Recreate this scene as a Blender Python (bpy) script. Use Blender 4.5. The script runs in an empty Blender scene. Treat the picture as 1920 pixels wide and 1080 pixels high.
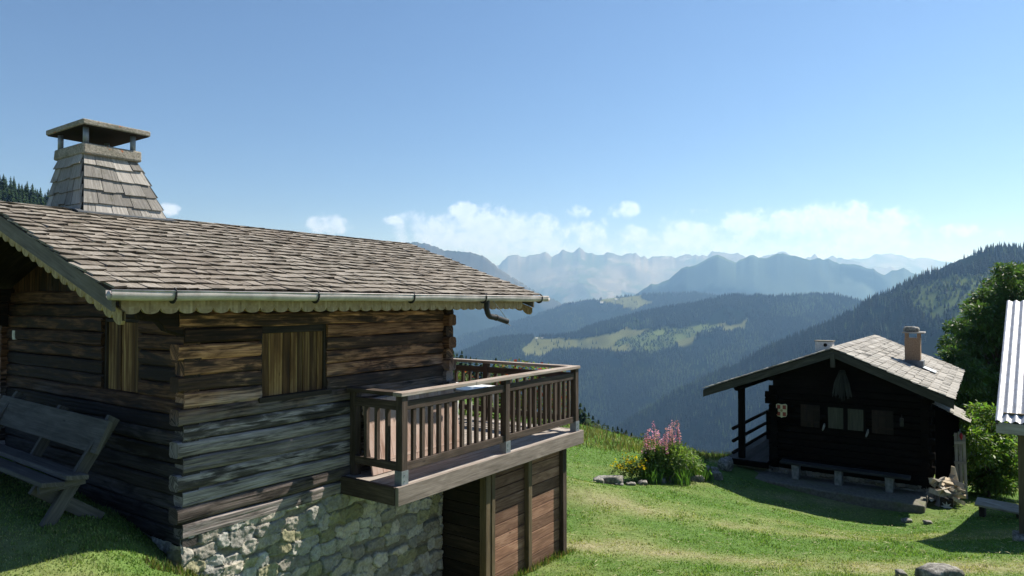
import bpy, math, random
import numpy as np
from mathutils import Vector, Matrix
random.seed(7); rng = np.random.default_rng(11)
sc = bpy.context.scene
COL = sc.collection
R = math.radians

# ------------------------------------------------------------------ camera, sky, sun, exposure
F = 1280.0
PITCH = R(1.25)
cam = bpy.data.objects.new('camera', bpy.data.cameras.new('camera'))
cam.data.lens = 24; cam.data.sensor_width = 36; cam.data.clip_start = 0.05; cam.data.clip_end = 60000
cam.location = (0, 0, 0); cam.rotation_euler = (R(90) + PITCH, 0, 0)
COL.objects.link(cam); sc.camera = cam
sc.view_settings.view_transform = 'Standard'; sc.view_settings.look = 'None'
sc.view_settings.gamma = 1; sc.view_settings.use_curve_mapping = False
sc.view_settings.exposure = 0.85
sc.cycles.use_denoising = True
sc.cycles.max_bounces = 8; sc.cycles.volume_bounces = 0; sc.cycles.transparent_max_bounces = 8
sc.cycles.diffuse_bounces = 3; sc.cycles.glossy_bounces = 2; sc.cycles.transmission_bounces = 3
sc.cycles.sample_clamp_indirect = 4.0

SUN = Vector((0.73, 0.46, 1.0)).normalized()
sl = bpy.data.lights.new('sun', 'SUN'); sl.energy = 5.0; sl.angle = R(0.5); sl.color = (1.0, 0.97, 0.91)
so = bpy.data.objects.new('sun', sl); so.rotation_euler = SUN.to_track_quat('Z', 'Y').to_euler(); so.location = (20, 10, 60)
COL.objects.link(so)

def at(px, py, Y):
    """point seen at photo pixel (px,py) standing Y metres ahead"""
    a = (540 - py) / F
    k = math.cos(PITCH) - a * math.sin(PITCH)
    return Vector(((px - 960) / F / k * Y, Y, (a * math.cos(PITCH) + math.sin(PITCH)) / k * Y))

class NT:
    def __init__(s, tree): s.t = tree; s.t.nodes.clear()
    def n(s, typ, ins=None, **kw):
        nd = s.t.nodes.new(typ)
        for k, v in kw.items(): setattr(nd, k, v)
        for k, v in (ins or {}).items():
            sk = nd.inputs[k]
            if isinstance(v, bpy.types.NodeSocket): s.t.links.new(v, sk)
            else: sk.default_value = v
        return nd
    def m(s, op, a, b=0.0, c=0.0, clamp=False):
        return s.n('ShaderNodeMath', {0: a, 1: b, 2: c}, operation=op, use_clamp=clamp).outputs[0]
    def ramp(s, fac, stops, interp='LINEAR'):
        nd = s.n('ShaderNodeValToRGB', {0: fac}); cr = nd.color_ramp; cr.interpolation = interp
        while len(cr.elements) < len(stops): cr.elements.new(0.5)
        for e, (p, c) in zip(cr.elements, stops):
            e.position = p; e.color = c if len(c) == 4 else (*c, 1)
        return nd.outputs[0]
    def mix(s, f, a, b, blend='MIX'):
        nd = s.n('ShaderNodeMix', data_type='RGBA', blend_type=blend)
        for k, v in ((0, f), (6, a), (7, b)):
            if isinstance(v, bpy.types.NodeSocket): s.t.links.new(v, nd.inputs[k])
            else: nd.inputs[k].default_value = v if k == 0 or len(v) == 4 else (*v, 1)
        return nd.outputs[2]
    def noise(s, vec, scale, detail=4, rough=0.55, dist=0.0):
        return s.n('ShaderNodeTexNoise', {'Vector': vec, 'Scale': scale, 'Detail': detail, 'Roughness': rough, 'Distortion': dist}).outputs[0]
    def mapr(s, v, a, b, c=0.0, d=1.0, smooth=False):
        return s.n('ShaderNodeMapRange', {0: v, 1: a, 2: b, 3: c, 4: d}, interpolation_type='SMOOTHSTEP' if smooth else 'LINEAR').outputs[0]

# ---- world: Nishita sky with a band of cumulus above the far range
world = bpy.data.worlds.new('World'); sc.world = world; world.use_nodes = True
w = NT(world.node_tree)
sky = w.n('ShaderNodeTexSky', sky_type='NISHITA', sun_disc=False, sun_elevation=math.asin(SUN.z),
          sun_rotation=math.atan2(SUN.x, SUN.y), altitude=1500, air_density=0.85, dust_density=0.25, ozone_density=6.0)
tc = w.n('ShaderNodeTexCoord').outputs['Generated']
sp = w.n('ShaderNodeSeparateXYZ', {0: tc})
yy = w.m('MAXIMUM', sp.outputs[1], 0.02)
cx_ = w.m('DIVIDE', sp.outputs[0], yy); cz_ = w.m('DIVIDE', sp.outputs[2], yy)
cv = w.n('ShaderNodeCombineXYZ', {0: cx_, 1: cz_, 2: 0.0}).outputs[0]
BL = [(866,396,30,20,1.0),(905,425,75,40,1.0),(965,432,85,36,1.0),(820,432,80,40,.9),(880,455,150,45,1),(1010,455,70,35,.9),(1083,397,30,17,.95),(1100,436,48,28,.85),
      (1172,394,30,17,.95),(1190,448,60,26,.8),(1300,440,90,30,.9),(1420,425,75,30,.95),(1500,420,70,32,.95),(1585,412,95,36,1),(1675,415,48,28,.95),
      (1570,448,190,36,.9),(1725,434,40,22,.85),(1792,433,42,16,.8),(1862,437,28,12,.6),(612,422,44,22,.95),(740,415,26,10,.6),(1300,398,40,10,.55),(312,392,22,14,.9),
      (1235,410,18,7,.5),(1400,462,420,40,.62),(1000,475,240,36,.6)]
acc = None
for (px, py, rx, ry, st) in BL:
    dx = w.m('MULTIPLY', w.m('SUBTRACT', cx_, (px-960)/F), F/rx/1.25)
    dz = w.m('MULTIPLY', w.m('SUBTRACT', cz_, (568-py)/F), F/ry/1.25)
    b = w.m('MULTIPLY', w.m('SUBTRACT', 1.0, w.m('ADD', w.m('MULTIPLY', dx, dx), w.m('MULTIPLY', dz, dz))), st)
    acc = b if acc is None else w.m('SMOOTH_MAX', acc, b, 0.15)
acc = w.m('MAXIMUM', acc, -1.0)
nz = w.noise(cv, 26, 8, 0.62, 0.25); nz2 = w.noise(cv, 70, 6, 0.6, 0.2)
dens = w.m('ADD', acc, w.m('ADD', w.m('MULTIPLY', w.m('SUBTRACT', nz, 0.5), 2.6), w.m('MULTIPLY', w.m('SUBTRACT', nz2, 0.5), 0.9)))
mask = w.mapr(dens, 0.24, 0.95, 0.0, 0.74, True)
veilv = w.m('MULTIPLY', w.mapr(cz_, 0.15, 0.02, 0.0, 0.38, True), w.mapr(nz, 0.25, 0.7, 0.6, 1.0))
mask = w.m('MULTIPLY', mask, w.m('GREATER_THAN', sp.outputs[1], 0.05))
shade = w.mapr(w.m('ADD', w.m('ADD', w.m('MULTIPLY', nz2, 0.7), w.m('MULTIPLY', dens, -0.10)), w.m('MULTIPLY', cz_, 3.6)), 0.38, 0.86)
ccol = w.mix(shade, (4.0, 5.8, 9.6), (7.4, 9.2, 13.2))
skyc = w.mix(w.m('MULTIPLY', veilv, w.m('GREATER_THAN', sp.outputs[1], 0.05)), sky.outputs[0], (4.4, 6.6, 11.0))
skyc = w.mix(mask, skyc, ccol)
bg = w.n('ShaderNodeBackground', {'Color': skyc, 'Strength': 0.077})
w.t.links.new(bg.outputs[0], w.n('ShaderNodeOutputWorld').inputs[0])

# ------------------------------------------------------------------ helpers: materials
def mat(name, fn):
    m = bpy.data.materials.new(name); m.use_nodes = True
    t = NT(m.node_tree); out = t.n('ShaderNodeOutputMaterial')
    t.t.links.new(fn(t), out.inputs[0]); return m
def bsdf(t, col, rough=0.8, metal=0.0, bump=None, bstr=0.3, bdist=0.01, spec=0.3, **kw):
    ins = {'Base Color': col if isinstance(col, bpy.types.NodeSocket) or len(col) == 4 else (*col, 1), 'Roughness': rough, 'Metallic': metal, 'Specular IOR Level': spec}
    if bump is not None:
        ins['Normal'] = t.n('ShaderNodeBump', {'Strength': bstr, 'Distance': bdist, 'Height': bump}).outputs[0]
    ins.update(kw)
    return t.n('ShaderNodeBsdfPrincipled', ins).outputs[0]
def grain(t, su=1.6, sv=38, off=True):
    uv = t.n('ShaderNodeUVMap').outputs[0]
    rnd = t.n('ShaderNodeNewGeometry').outputs['Random Per Island']
    o = t.n('ShaderNodeCombineXYZ', {0: t.m('MULTIPLY', rnd, 37.0), 1: t.m('MULTIPLY', rnd, 91.0), 2: 0.0}).outputs[0]
    v = t.n('ShaderNodeVectorMath', {0: uv, 1: o}, operation='ADD').outputs[0]
    vs = t.n('ShaderNodeVectorMath', {0: v, 1: (su, sv, 1)}, operation='MULTIPLY').outputs[0]
    fine = t.noise(vs, 1.0, 6, 0.6, 0.6)
    vb = t.n('ShaderNodeVectorMath', {0: v, 1: (su*0.9, sv*0.16, 1)}, operation='MULTIPLY').outputs[0]
    broad = t.noise(vb, 1.0, 5, 0.6, 0.9)
    return fine, broad, rnd, v
def wood(name, dark, mid, light, rough=0.82, su=2.2, sv=52, bstr=0.5, var=0.5, knots=True, spec=0.3):
    def fn(t):
        fine, broad, rnd, v = grain(t, su, sv)
        f = t.m('ADD', t.m('MULTIPLY', fine, 0.55), t.m('MULTIPLY', broad, 0.55))
        c = t.ramp(f, [(0.34, dark), (0.55, mid), (0.72, light)])
        c = t.mix(1.0, c, t.ramp(rnd, [(0, (1-var,)*3), (1, (1+var*0.3,)*3)]), 'MULTIPLY')
        if knots:
            kv = t.n('ShaderNodeVectorMath', {0: v, 1: (2.6, 7.5, 1)}, operation='MULTIPLY').outputs[0]
            k = t.n('ShaderNodeTexVoronoi', {'Vector': kv, 'Scale': 1.0}).outputs['Distance']
            c = t.mix(t.mapr(k, 0.10, 0.03, 0, 0.8), c, tuple(x*0.35 for x in dark))
        return bsdf(t, c, rough, bump=f, bstr=bstr, bdist=0.006, spec=spec)
    return mat(name, fn)
M = {}
def log_mat(name, warm, coldw=1.0, lo=-1.15, hi=-0.62):
    def fn(t):
        fine, broad, rnd, v = grain(t, 2.4, 62)
        ob = t.n('ShaderNodeNewGeometry').outputs['Position']
        z = t.n('ShaderNodeSeparateXYZ', {0: ob}).outputs[2]
        big = t.noise(ob, 1.7, 4, 0.6, 0.5)
        f = t.m('ADD', t.m('MULTIPLY', fine, 0.6), t.m('MULTIPLY', broad, 0.5))
        grey = t.ramp(f, [(0.36, (0.035, 0.034, 0.036)), (0.50, (0.175*coldw, 0.154*coldw, 0.145*coldw)), (0.70, (0.40*coldw, 0.36*coldw, 0.345*coldw))])
        brown = t.ramp(f, [(0.36, (0.022, 0.011, 0.007)), (0.5, (0.11*warm, 0.050*warm, 0.025*warm)), (0.68, (0.37*warm, 0.195*warm, 0.098*warm))])
        hgt = t.m('ADD', z, t.m('MULTIPLY', t.m('SUBTRACT', big, 0.5), 0.8))
        c = t.mix(t.mapr(hgt, lo, hi, 0, 1, True), grey, brown)
        # dark stained, unevenly weathered patches, each log its own tone
        st = t.m('ADD', t.m('MULTIPLY', broad, 0.8), t.m('MULTIPLY', rnd, 0.35))
        c = t.mix(t.mapr(st, 0.45, 0.64, 0.82, 0.0, True), c, (0.020, 0.016, 0.014))
        c = t.mix(1.0, c, t.ramp(t.m('FRACT', t.m('MULTIPLY', rnd, 17.0)), [(0.0, (0.38, 0.34, 0.32)), (0.5, (0.85, 0.83, 0.82)), (1.0, (1.2, 1.18, 1.16))]), 'MULTIPLY')
        cs = t.n('ShaderNodeVectorMath', {0: v, 1: (1.1, 46, 1)}, operation='MULTIPLY').outputs[0]
        crk = t.mapr(t.noise(cs, 1.0, 3, 0.5, 0.3), 0.345, 0.30, 0, 0.85)
        c = t.mix(crk, c, (0.008, 0.007, 0.006))
        kv = t.n('ShaderNodeVectorMath', {0: v, 1: (2.2, 6.5, 1)}, operation='MULTIPLY').outputs[0]
        k = t.n('ShaderNodeTexVoronoi', {'Vector': kv, 'Scale': 1.0}).outputs['Distance']
        c = t.mix(t.mapr(k, 0.11, 0.03, 0, 0.8), c, (0.012, 0.009, 0.008))
        return bsdf(t, c, 0.78, bump=t.m('SUBTRACT', f, crk), bstr=0.8, bdist=0.008, spec=0.25)
    return mat(name, fn)
M['log'] = log_mat('weathered_logs', 1.4)
M['log_shade'] = log_mat('shade_toned_logs', 0.42, 0.28, -1.3, -0.8)  # darker copy of the weathered logs, the gable's shade put into the colour
M['chalet'] = wood('dark_stained_wood', (0.003, 0.0025, 0.002), (0.008, 0.006, 0.0045), (0.016, 0.012, 0.009), rough=0.9, var=0.4, spec=0.04)
M['darkseat'] = wood('dark_bench_wood', (0.018, 0.018, 0.017), (0.042, 0.043, 0.042), (0.07, 0.071, 0.069))
M['chalet_trim'] = wood('dark_grey_trim', (0.035, 0.031, 0.025), (0.08, 0.072, 0.058), (0.14, 0.125, 0.10))
M['barge'] = wood('grey_bargeboard', (0.08, 0.07, 0.06), (0.15, 0.135, 0.115), (0.22, 0.20, 0.175), var=0.2)
M['yellow'] = wood('yellowed_pine', (0.16, 0.10, 0.045), (0.36, 0.27, 0.13), (0.52, 0.42, 0.24), sv=26, var=0.15)
M['valance'] = wood('pale_valance_wood', (0.20, 0.14, 0.085), (0.38, 0.29, 0.19), (0.50, 0.41, 0.30), sv=26, var=0.2)
M['shutter'] = wood('ochre_shutter', (0.020, 0.009, 0.005), (0.17, 0.085, 0.028), (0.52, 0.34, 0.13), su=0.8, sv=30, var=0.75)
M['frame'] = wood('dark_frame', (0.01, 0.008, 0.006), (0.03, 0.022, 0.016), (0.07, 0.05, 0.035))
M['rail'] = wood('brown_railing', (0.028, 0.019, 0.014), (0.075, 0.053, 0.040), (0.15, 0.11, 0.086), var=0.35)
M['cap'] = wood('silvered_rail', (0.16, 0.12, 0.095), (0.34, 0.28, 0.235), (0.47, 0.41, 0.36), var=0.25)
M['deck'] = wood('silver_deck', (0.15, 0.125, 0.11), (0.33, 0.29, 0.255), (0.46, 0.42, 0.38), var=0.35)
M['fascia'] = wood('deck_fascia', (0.10, 0.085, 0.07), (0.23, 0.19, 0.16), (0.34, 0.29, 0.25), su=2.4, sv=58, var=0.2)
M['panel'] = wood('red_brown_boards', (0.08, 0.04, 0.026), (0.25, 0.135, 0.085), (0.42, 0.26, 0.175), su=2.6, sv=62, var=0.6)
M['post'] = wood('olive_post', (0.05, 0.038, 0.022), (0.13, 0.098, 0.055), (0.20, 0.155, 0.09), var=0.2)
M['pink'] = wood('pinkish_plank', (0.24, 0.14, 0.10), (0.46, 0.33, 0.27), (0.58, 0.46, 0.40), sv=20, var=0.25)
M['greywood'] = wood('grey_bench_wood', (0.042, 0.039, 0.035), (0.095, 0.088, 0.080), (0.155, 0.145, 0.132), var=0.25)
M['palewood'] = wood('pale_split_wood', (0.36, 0.27, 0.17), (0.62, 0.51, 0.36), (0.76, 0.66, 0.52), var=0.35)
M['greypale'] = wood('weathered_pale', (0.22, 0.20, 0.17), (0.40, 0.37, 0.32), (0.55, 0.52, 0.47), var=0.3)
M['interior'] = mat('dark_interior', lambda t: bsdf(t, (0.01, 0.008, 0.006), 0.9))
def shingle_mat(name, a, b, c_, moss=True):
    def fn(t):
        fine, broad, rnd, v = grain(t, 3.0, 60)
        ob = t.n('ShaderNodeNewGeometry').outputs['Position']
        c = t.ramp(t.m('ADD', t.m('MULTIPLY', rnd, 0.75), t.m('MULTIPLY', broad, 0.35)), [(0.12, a), (0.5, b), (0.95, c_)])
        c = t.mix(1.0, c, t.ramp(fine, [(0.33, (0.55, 0.53, 0.5)), (0.6, (1.08, 1.06, 1.03))]), 'MULTIPLY')
        c = t.mix(1.0, c, t.n('ShaderNodeVertexColor', layer_name='Col').outputs[0], 'MULTIPLY')
        big = t.noise(ob, 1.1, 4, 0.6)
        c = t.mix(t.mapr(big, 0.45, 0.75, 0, 0.28), c, (0.17, 0.12, 0.085) if moss else c_)
        l1 = t.noise(ob, 26, 4, 0.65); l2 = t.noise(ob, 7, 4, 0.65)
        c = t.mix(t.m('MULTIPLY', t.mapr(l1, 0.60, 0.68), 0.5), c, (0.36, 0.36, 0.29))
        c = t.mix(t.m('MULTIPLY', t.mapr(l2, 0.58, 0.70), 0.55), c, (0.075, 0.075, 0.045))
        return bsdf(t, c, 0.78, bump=t.m('ADD', fine, t.m('MULTIPLY', broad, 0.5)), bstr=0.55, bdist=0.006)
    return mat(name, fn)
M['shingle'] = shingle_mat('weathered_shingles', (0.125, 0.110, 0.090), (0.205, 0.185, 0.157), (0.29, 0.268, 0.235))
M['shingle_grey'] = shingle_mat('silver_shingles', (0.13, 0.122, 0.112), (0.25, 0.24, 0.225), (0.40, 0.38, 0.355), False)
M['shingle_pale'] = shingle_mat('pale_shingles', (0.175, 0.168, 0.152), (0.27, 0.26, 0.238), (0.37, 0.355, 0.328), False)
def conc(t):
    ob = t.n('ShaderNodeTexCoord').outputs['Object']
    f = t.noise(ob, 60, 6, 0.7); b = t.noise(ob, 6, 4, 0.6)
    c = t.ramp(f, [(0.3, (0.10, 0.09, 0.07)), (0.5, (0.27, 0.245, 0.20)), (0.7, (0.42, 0.39, 0.33))])
    c = t.mix(t.mapr(b, 0.5, 0.66, 0, 0.6), c, (0.12, 0.12, 0.085))
    li = t.noise(ob, 9, 3, 0.6, 0.8)
    c = t.mix(t.mapr(li, 0.66, 0.70, 0, 0.85), c, (0.42, 0.12, 0.035))
    return bsdf(t, c, 0.92, bump=f, bstr=0.8, bdist=0.012)
M['concrete'] = mat('lichened_concrete', conc)
def slabm(t):
    ob = t.n('ShaderNodeTexCoord').outputs['Object']
    f = t.noise(ob, 14, 7, 0.7); b = t.noise(ob, 2.5, 4, 0.6)
    c = t.ramp(f, [(0.3, (0.09, 0.085, 0.068)), (0.7, (0.21, 0.20, 0.165))])
    c = t.mix(t.mapr(b, 0.5, 0.7, 0, 0.7), c, (0.12, 0.14, 0.06))
    return bsdf(t, c, 0.9, bump=f, bstr=0.6, bdist=0.02)
M['slab'] = mat('mossy_slab', slabm)
def rockm(t):
    ob = t.n('ShaderNodeTexCoord').outputs['Object']
    f = t.noise(ob, 11, 8, 0.7); b = t.noise(ob, 3.5, 4, 0.6)
    c = t.ramp(f, [(0.34, (0.07, 0.066, 0.058)), (0.5, (0.20, 0.192, 0.17)), (0.66, (0.46, 0.445, 0.40))])
    c = t.mix(t.mapr(b, 0.52, 0.68, 0, 0.75), c, (0.075, 0.07, 0.05))
    return bsdf(t, c, 0.92, bump=f, bstr=0.9, bdist=0.03)
M['rock'] = mat('limestone', rockm)
def metal_m(name, col, rough, metal=0.9):
    def fn(t):
        ob = t.n('ShaderNodeTexCoord').outputs['Object']
        f = t.noise(ob, 7, 5, 0.65); g = t.noise(ob, 45, 3, 0.6)
        c = t.mix(t.mapr(f, 0.4, 0.7), col, tuple(x*0.62 for x in col))
        return bsdf(t, c, t.mapr(f, 0.3, 0.7, rough-0.08, rough+0.15), metal, bump=g, bstr=0.12, bdist=0.004)
    return mat(name, fn)
M['zinc'] = metal_m('zinc_gutter', (0.52, 0.47, 0.44), 0.55, 0.08)
M['darkmetal'] = metal_m('dark_iron', (0.035, 0.035, 0.035), 0.5, 0.4)
M['steel'] = metal_m('galvanised_steel', (0.30, 0.33, 0.36), 0.5, 0.6)
M['tin'] = metal_m('corrugated_sheet', (0.44, 0.455, 0.49), 0.5, 0.35)
M['flash'] = metal_m('lead_flashing', (0.14, 0.15, 0.16), 0.5, 0.5)
M['white'] = mat('white_plastic', lambda t: bsdf(t, (0.78, 0.78, 0.76), 0.35, spec=0.5))
M['box'] = mat('cream_plastic', lambda t: bsdf(t, (0.55, 0.54, 0.47), 0.4, spec=0.5))
M['shutter_dark'] = wood('brown_shutter', (0.008, 0.005, 0.003), (0.022, 0.013, 0.008), (0.038, 0.023, 0.014))
M['plaster'] = mat('white_lime', lambda t: bsdf(t, t.ramp(t.noise(t.n('ShaderNodeTexCoord').outputs['Object'], 12, 5, 0.7), [(0.3, (0.36, 0.36, 0.34)), (0.65, (0.66, 0.66, 0.63))]), 0.9))
M['stub'] = mat('dull_lime_stub', lambda t: bsdf(t, t.ramp(t.noise(t.n('ShaderNodeTexCoord').outputs['Object'], 9, 5, 0.7), [(0.3, (0.12, 0.12, 0.11)), (0.65, (0.30, 0.30, 0.28))]), 0.95, spec=0.1))
M['curtain'] = mat('linen_curtain', lambda t: bsdf(t, t.ramp(t.noise(t.n('ShaderNodeVectorMath', {0: t.n('ShaderNodeTexCoord').outputs['Object'], 1: (30, 30, 2)}, operation='MULTIPLY').outputs[0], 1.0, 3), [(0.3, (0.045, 0.045, 0.03)), (0.7, (0.085, 0.082, 0.06))]), 0.9))
M['red'] = mat('red_enamel', lambda t: bsdf(t, (0.26, 0.03, 0.025), 0.4, spec=0.5))
M['redcloth'] = mat('red_cloth', lambda t: bsdf(t, (0.5, 0.04, 0.05), 0.7))
M['cream'] = mat('cream_enamel', lambda t: bsdf(t, (0.62, 0.55, 0.36), 0.4, spec=0.5))
def brick(t):
    ob = t.n('ShaderNodeTexCoord').outputs['Object']
    f = t.noise(ob, 30, 6, 0.7); b = t.noise(ob, 5, 4, 0.6)
    z = t.n('ShaderNodeSeparateXYZ', {0: ob}).outputs[2]
    c = t.ramp(f, [(0.3, (0.17, 0.105, 0.06)), (0.6, (0.31, 0.205, 0.125)), (0.75, (0.40, 0.29, 0.19))])
    c = t.mix(t.mapr(b, 0.45, 0.7, 0, 0.5), c, (0.28, 0.20, 0.14))
    return bsdf(t, c, 0.9, bump=f, bstr=0.6, bdist=0.01)
M['brick'] = mat('orange_render', brick)
def attr_surf(name, rough=0.9, trans=0.0, bs=0.0, bscale=20, spec=0.2, mul=1.0):
    def fn(t):
        c = t.n('ShaderNodeVertexColor', layer_name='Col').outputs[0]
        if bs:
            ob = t.n('ShaderNodeNewGeometry').outputs['Position']
            f = t.noise(ob, bscale, 6, 0.7)
            c = t.mix(1.0, c, t.ramp(f, [(0.3, (0.62, 0.6, 0.58)), (0.65, (1.12, 1.12, 1.1))]), 'MULTIPLY')
            b1 = bsdf(t, c, rough, bump=f, bstr=bs, bdist=0.015, spec=spec)
        else: b1 = bsdf(t, c, rough, spec=spec)
        if not trans: return b1
        tr = t.n('ShaderNodeBsdfTranslucent', {'Color': t.mix(1.0, c, (1.25, 1.35, 0.6), 'MULTIPLY')}).outputs[0]
        return t.n('ShaderNodeMixShader', {0: trans, 1: b1, 2: tr}).outputs[0]
    return mat(name, fn)
M['stonewall'] = attr_surf('rubble_stone', 0.92, 0, 0.8, 32)
M['leaf'] = attr_surf('leaves', 0.5, 0.45, spec=0.4)
M['grass'] = attr_surf('grass_blades', 0.6, 0.42, spec=0.25)
M['petal'] = attr_surf('petals', 0.6, 0.3)
M['fartree'] = attr_surf('conifer_needles', 0.9, 0.0, spec=0.1)
M['bark'] = wood('bark', (0.03, 0.022, 0.016), (0.09, 0.068, 0.05), (0.16, 0.125, 0.095), su=4, sv=30)
M['stem'] = mat('green_stem', lambda t: bsdf(t, (0.07, 0.10, 0.03), 0.7))

# ------------------------------------------------------------------ helpers: geometry
W = (0.0, 0.0, 0.0)
ANG = math.atan2(0.820, 0.572)
H1 = (-2.86, 5.98, ANG)
H2 = (10.03, 16.5, ANG)
def fpt(fr, t, wv, z=0.0):
    c, s = math.cos(fr[2]), math.sin(fr[2])
    return Vector((fr[0] + c*t - s*wv, fr[1] + s*t + c*wv, z))
ORG = {}
def tag(o, label=None, cat=None, group=None, kind=None):
    if label: o['label'] = label
    if cat: o['category'] = cat
    if group: o['group'] = group
    if kind: o['kind'] = kind
    return o
def thing(name, label, cat, fr=W, o=(0, 0, 0), group=None):
    e = bpy.data.objects.new(name, None); e.empty_display_size = 0.2
    e.location = fpt(fr, *o); e.rotation_euler = (0, 0, fr[2]); COL.objects.link(e)
    ORG[e.name] = Vector(o); return tag(e, label, cat, group)
def dup(root, loc=None, rotz=None, scale=None, label=None):
    def cp(o, par):
        c = o.copy(); COL.objects.link(c)
        if par: c.parent = par
        for ch in [q for q in KIDS.get(o.name, [])]: KIDS.setdefault(c.name, []).append(cp(ch, c))
        return c
    r = cp(root, None)
    if loc is not None: r.location = loc
    if rotz is not None: r.rotation_euler = (0, 0, rotz)
    if scale is not None: r.scale = scale if hasattr(scale, '__len__') else (scale,)*3
    if label: r['label'] = label
    return r
KIDS = {}

class MB:
    def __init__(s): s.v = []; s.f = []; s.uv = []; s.c = []; s.cur = None
    def face(s, pts, uvs=None):
        b = len(s.v); s.v += [tuple(p) for p in pts]; s.f.append(tuple(range(b, b+len(pts))))
        s.uv += uvs if uvs else [(p[0]+p[2]*0.3, p[1]+p[2]) for p in pts]
        s.c += [s.cur or (1, 1, 1)]*len(pts)
    def grid(s, rows, closed=False, ulen=None, vper=None, cap=False):
        """rows of points joined as a skin; shared vertices"""
        b = len(s.v); n = len(rows[0]); ou, ov = random.random()*50, random.random()*50
        for r in rows: s.v += [tuple(p) for p in r]
        us = [0.0]
        for i in range(1, len(rows)): us.append(us[-1] + (Vector(rows[i][0]) - Vector(rows[i-1][0])).length)
        vs = [0.0]
        for j in range(1, n+1): vs.append(vs[-1] + (Vector(rows[0][j % n]) - Vector(rows[0][j-1])).length)
        for i in range(len(rows)-1):
            for j in range(n if closed else n-1):
                k = (j+1) % n
                s.f.append((b+i*n+j, b+(i+1)*n+j, b+(i+1)*n+k, b+i*n+k))
                s.uv += [(us[i]+ou, vs[j]+ov), (us[i+1]+ou, vs[j]+ov), (us[i+1]+ou, vs[j+1]+ov), (us[i]+ou, vs[j+1]+ov)]
                s.c += [s.cur or (1, 1, 1)]*4
        if cap:
            for r0, rev in ((0, True), (len(rows)-1, False)):
                idx = [b+r0*n+j for j in range(n)]
                pts = [s.v[i] for i in idx]
                if rev is False: idx = idx[::-1]; pts = pts[::-1]
                s.f.append(tuple(idx)); s.uv += [(ou + 0.08*(j % 2), ov + 0.35*math.sin(j)) for j in range(n)]
                s.c += [s.cur or (1, 1, 1)]*n
    def beam(s, a, b, wd, hg, up=(0, 0, 1), wob=0.0, taper=1.0, seg=1):
        a, b = Vector(a), Vector(b); d = (b-a); L = d.length; d.normalize()
        sd = d.cross(Vector(up)); sd = sd.normalized() if sd.length > 1e-6 else Vector((1, 0, 0)); u = sd.cross(d)
        rows = []
        for i in range(seg+1):
            q = i/seg; c = a.lerp(b, q); k = 1 + (taper-1)*q
            j = [Vector((random.uniform(-wob, wob), random.uniform(-wob, wob), random.uniform(-wob, wob))) if wob else Vector() for _ in range(4)]
            rows.append([c + sd*wd/2*k + u*hg/2*k + j[0], c - sd*wd/2*k + u*hg/2*k + j[1], c - sd*wd/2*k - u*hg/2*k + j[2], c + sd*wd/2*k - u*hg/2*k + j[3]])
        s.grid(rows, True, cap=True)
    def box(s, lo, hi, axis=0, wob=0.0):
        lo, hi = Vector(lo), Vector(hi); c = (lo+hi)/2; e = hi-lo
        a, b = c.copy(), c.copy(); a[axis] = lo[axis]; b[axis] = hi[axis]
        if axis == 2: s.beam(a, b, e[1], e[0], (1, 0, 0), wob)
        else: s.beam(a, b, e[1-axis], e[2], (0, 0, 1), wob)
    def tube(s, pts, r, n=8, cap=True):
        pts = [Vector(p) for p in pts]; rs = r if hasattr(r, '__len__') else [r]*len(pts); rows = []; pu = None
        for i, p in enumerate(pts):
            d = (pts[min(i+1, len(pts)-1)] - pts[max(i-1, 0)]).normalized()
            ref = pu if pu is not None else (Vector((0, 0, 1)) if abs(d.z) < 0.9 else Vector((1, 0, 0)))
            sd = d.cross(ref).normalized(); u = sd.cross(d); pu = u
            rows.append([p + (sd*math.cos(2*math.pi*k/n) + u*math.sin(2*math.pi*k/n))*rs[i] for k in range(n)])
        s.grid(rows, True, cap=cap)
    def log(s, a, b, hw, hh, n=24, e=6.0, wob=0.004, step=0.3):
        a, b = Vector(a), Vector(b); d = b-a; L = d.length; d.normalize()
        sd = d.cross(Vector((0, 0, 1))).normalized(); u = Vector((0, 0, 1)); rows = []
        k = max(2, int(L/step)); ph = random.random()*9; bow = random.uniform(-0.006, 0.006)
        rj = [1+random.uniform(-0.04, 0.04) for _ in range(n)]
        for i in range(k+1):
            c = a.lerp(b, i/k) + u*(bow*math.sin(math.pi*i/k) + wob*math.sin(ph+i*1.3)) ; row = []
            sw = 1 + random.uniform(-0.03, 0.03)
            for j in range(n):
                th = 2*math.pi*(j+0.5)/n; cs, sn = math.cos(th), math.sin(th)
                rr = (abs(cs)**e + abs(sn)**e) ** (-1/e)
                row.append(c + (sd*cs*hw*rr*sw*rj[j] + u*sn*hh*rr*sw) + Vector((random.uniform(-1, 1), random.uniform(-1, 1), random.uniform(-1, 1)))*wob*0.5)
            rows.append(row)
        s.grid(rows, True, cap=True)
    def prism(s, poly, ext):
        """closed polygon (list of points) extruded by vector ext"""
        ext = Vector(ext); P = [Vector(p) for p in poly]; Q = [p+ext for p in P]
        b = len(s.v); n = len(P); s.v += [tuple(p) for p in P] + [tuple(q) for q in Q]
        ax = max((Vector(P[i])-Vector(P[i-1]) for i in range(n)), key=lambda v: v.length).normalized()
        nr = ext.normalized(); ay = nr.cross(ax)
        o = random.random()*40
        uvf = lambda p: (Vector(p).dot(ax)+o, Vector(p).dot(ay)+Vector(p).dot(nr)+o)
        for idx in ([b+i for i in range(n)][::-1], [b+n+i for i in range(n)]):
            s.f.append(tuple(idx)); s.uv += [uvf(s.v[i]) for i in idx]; s.c += [s.cur or (1, 1, 1)]*n
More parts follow.
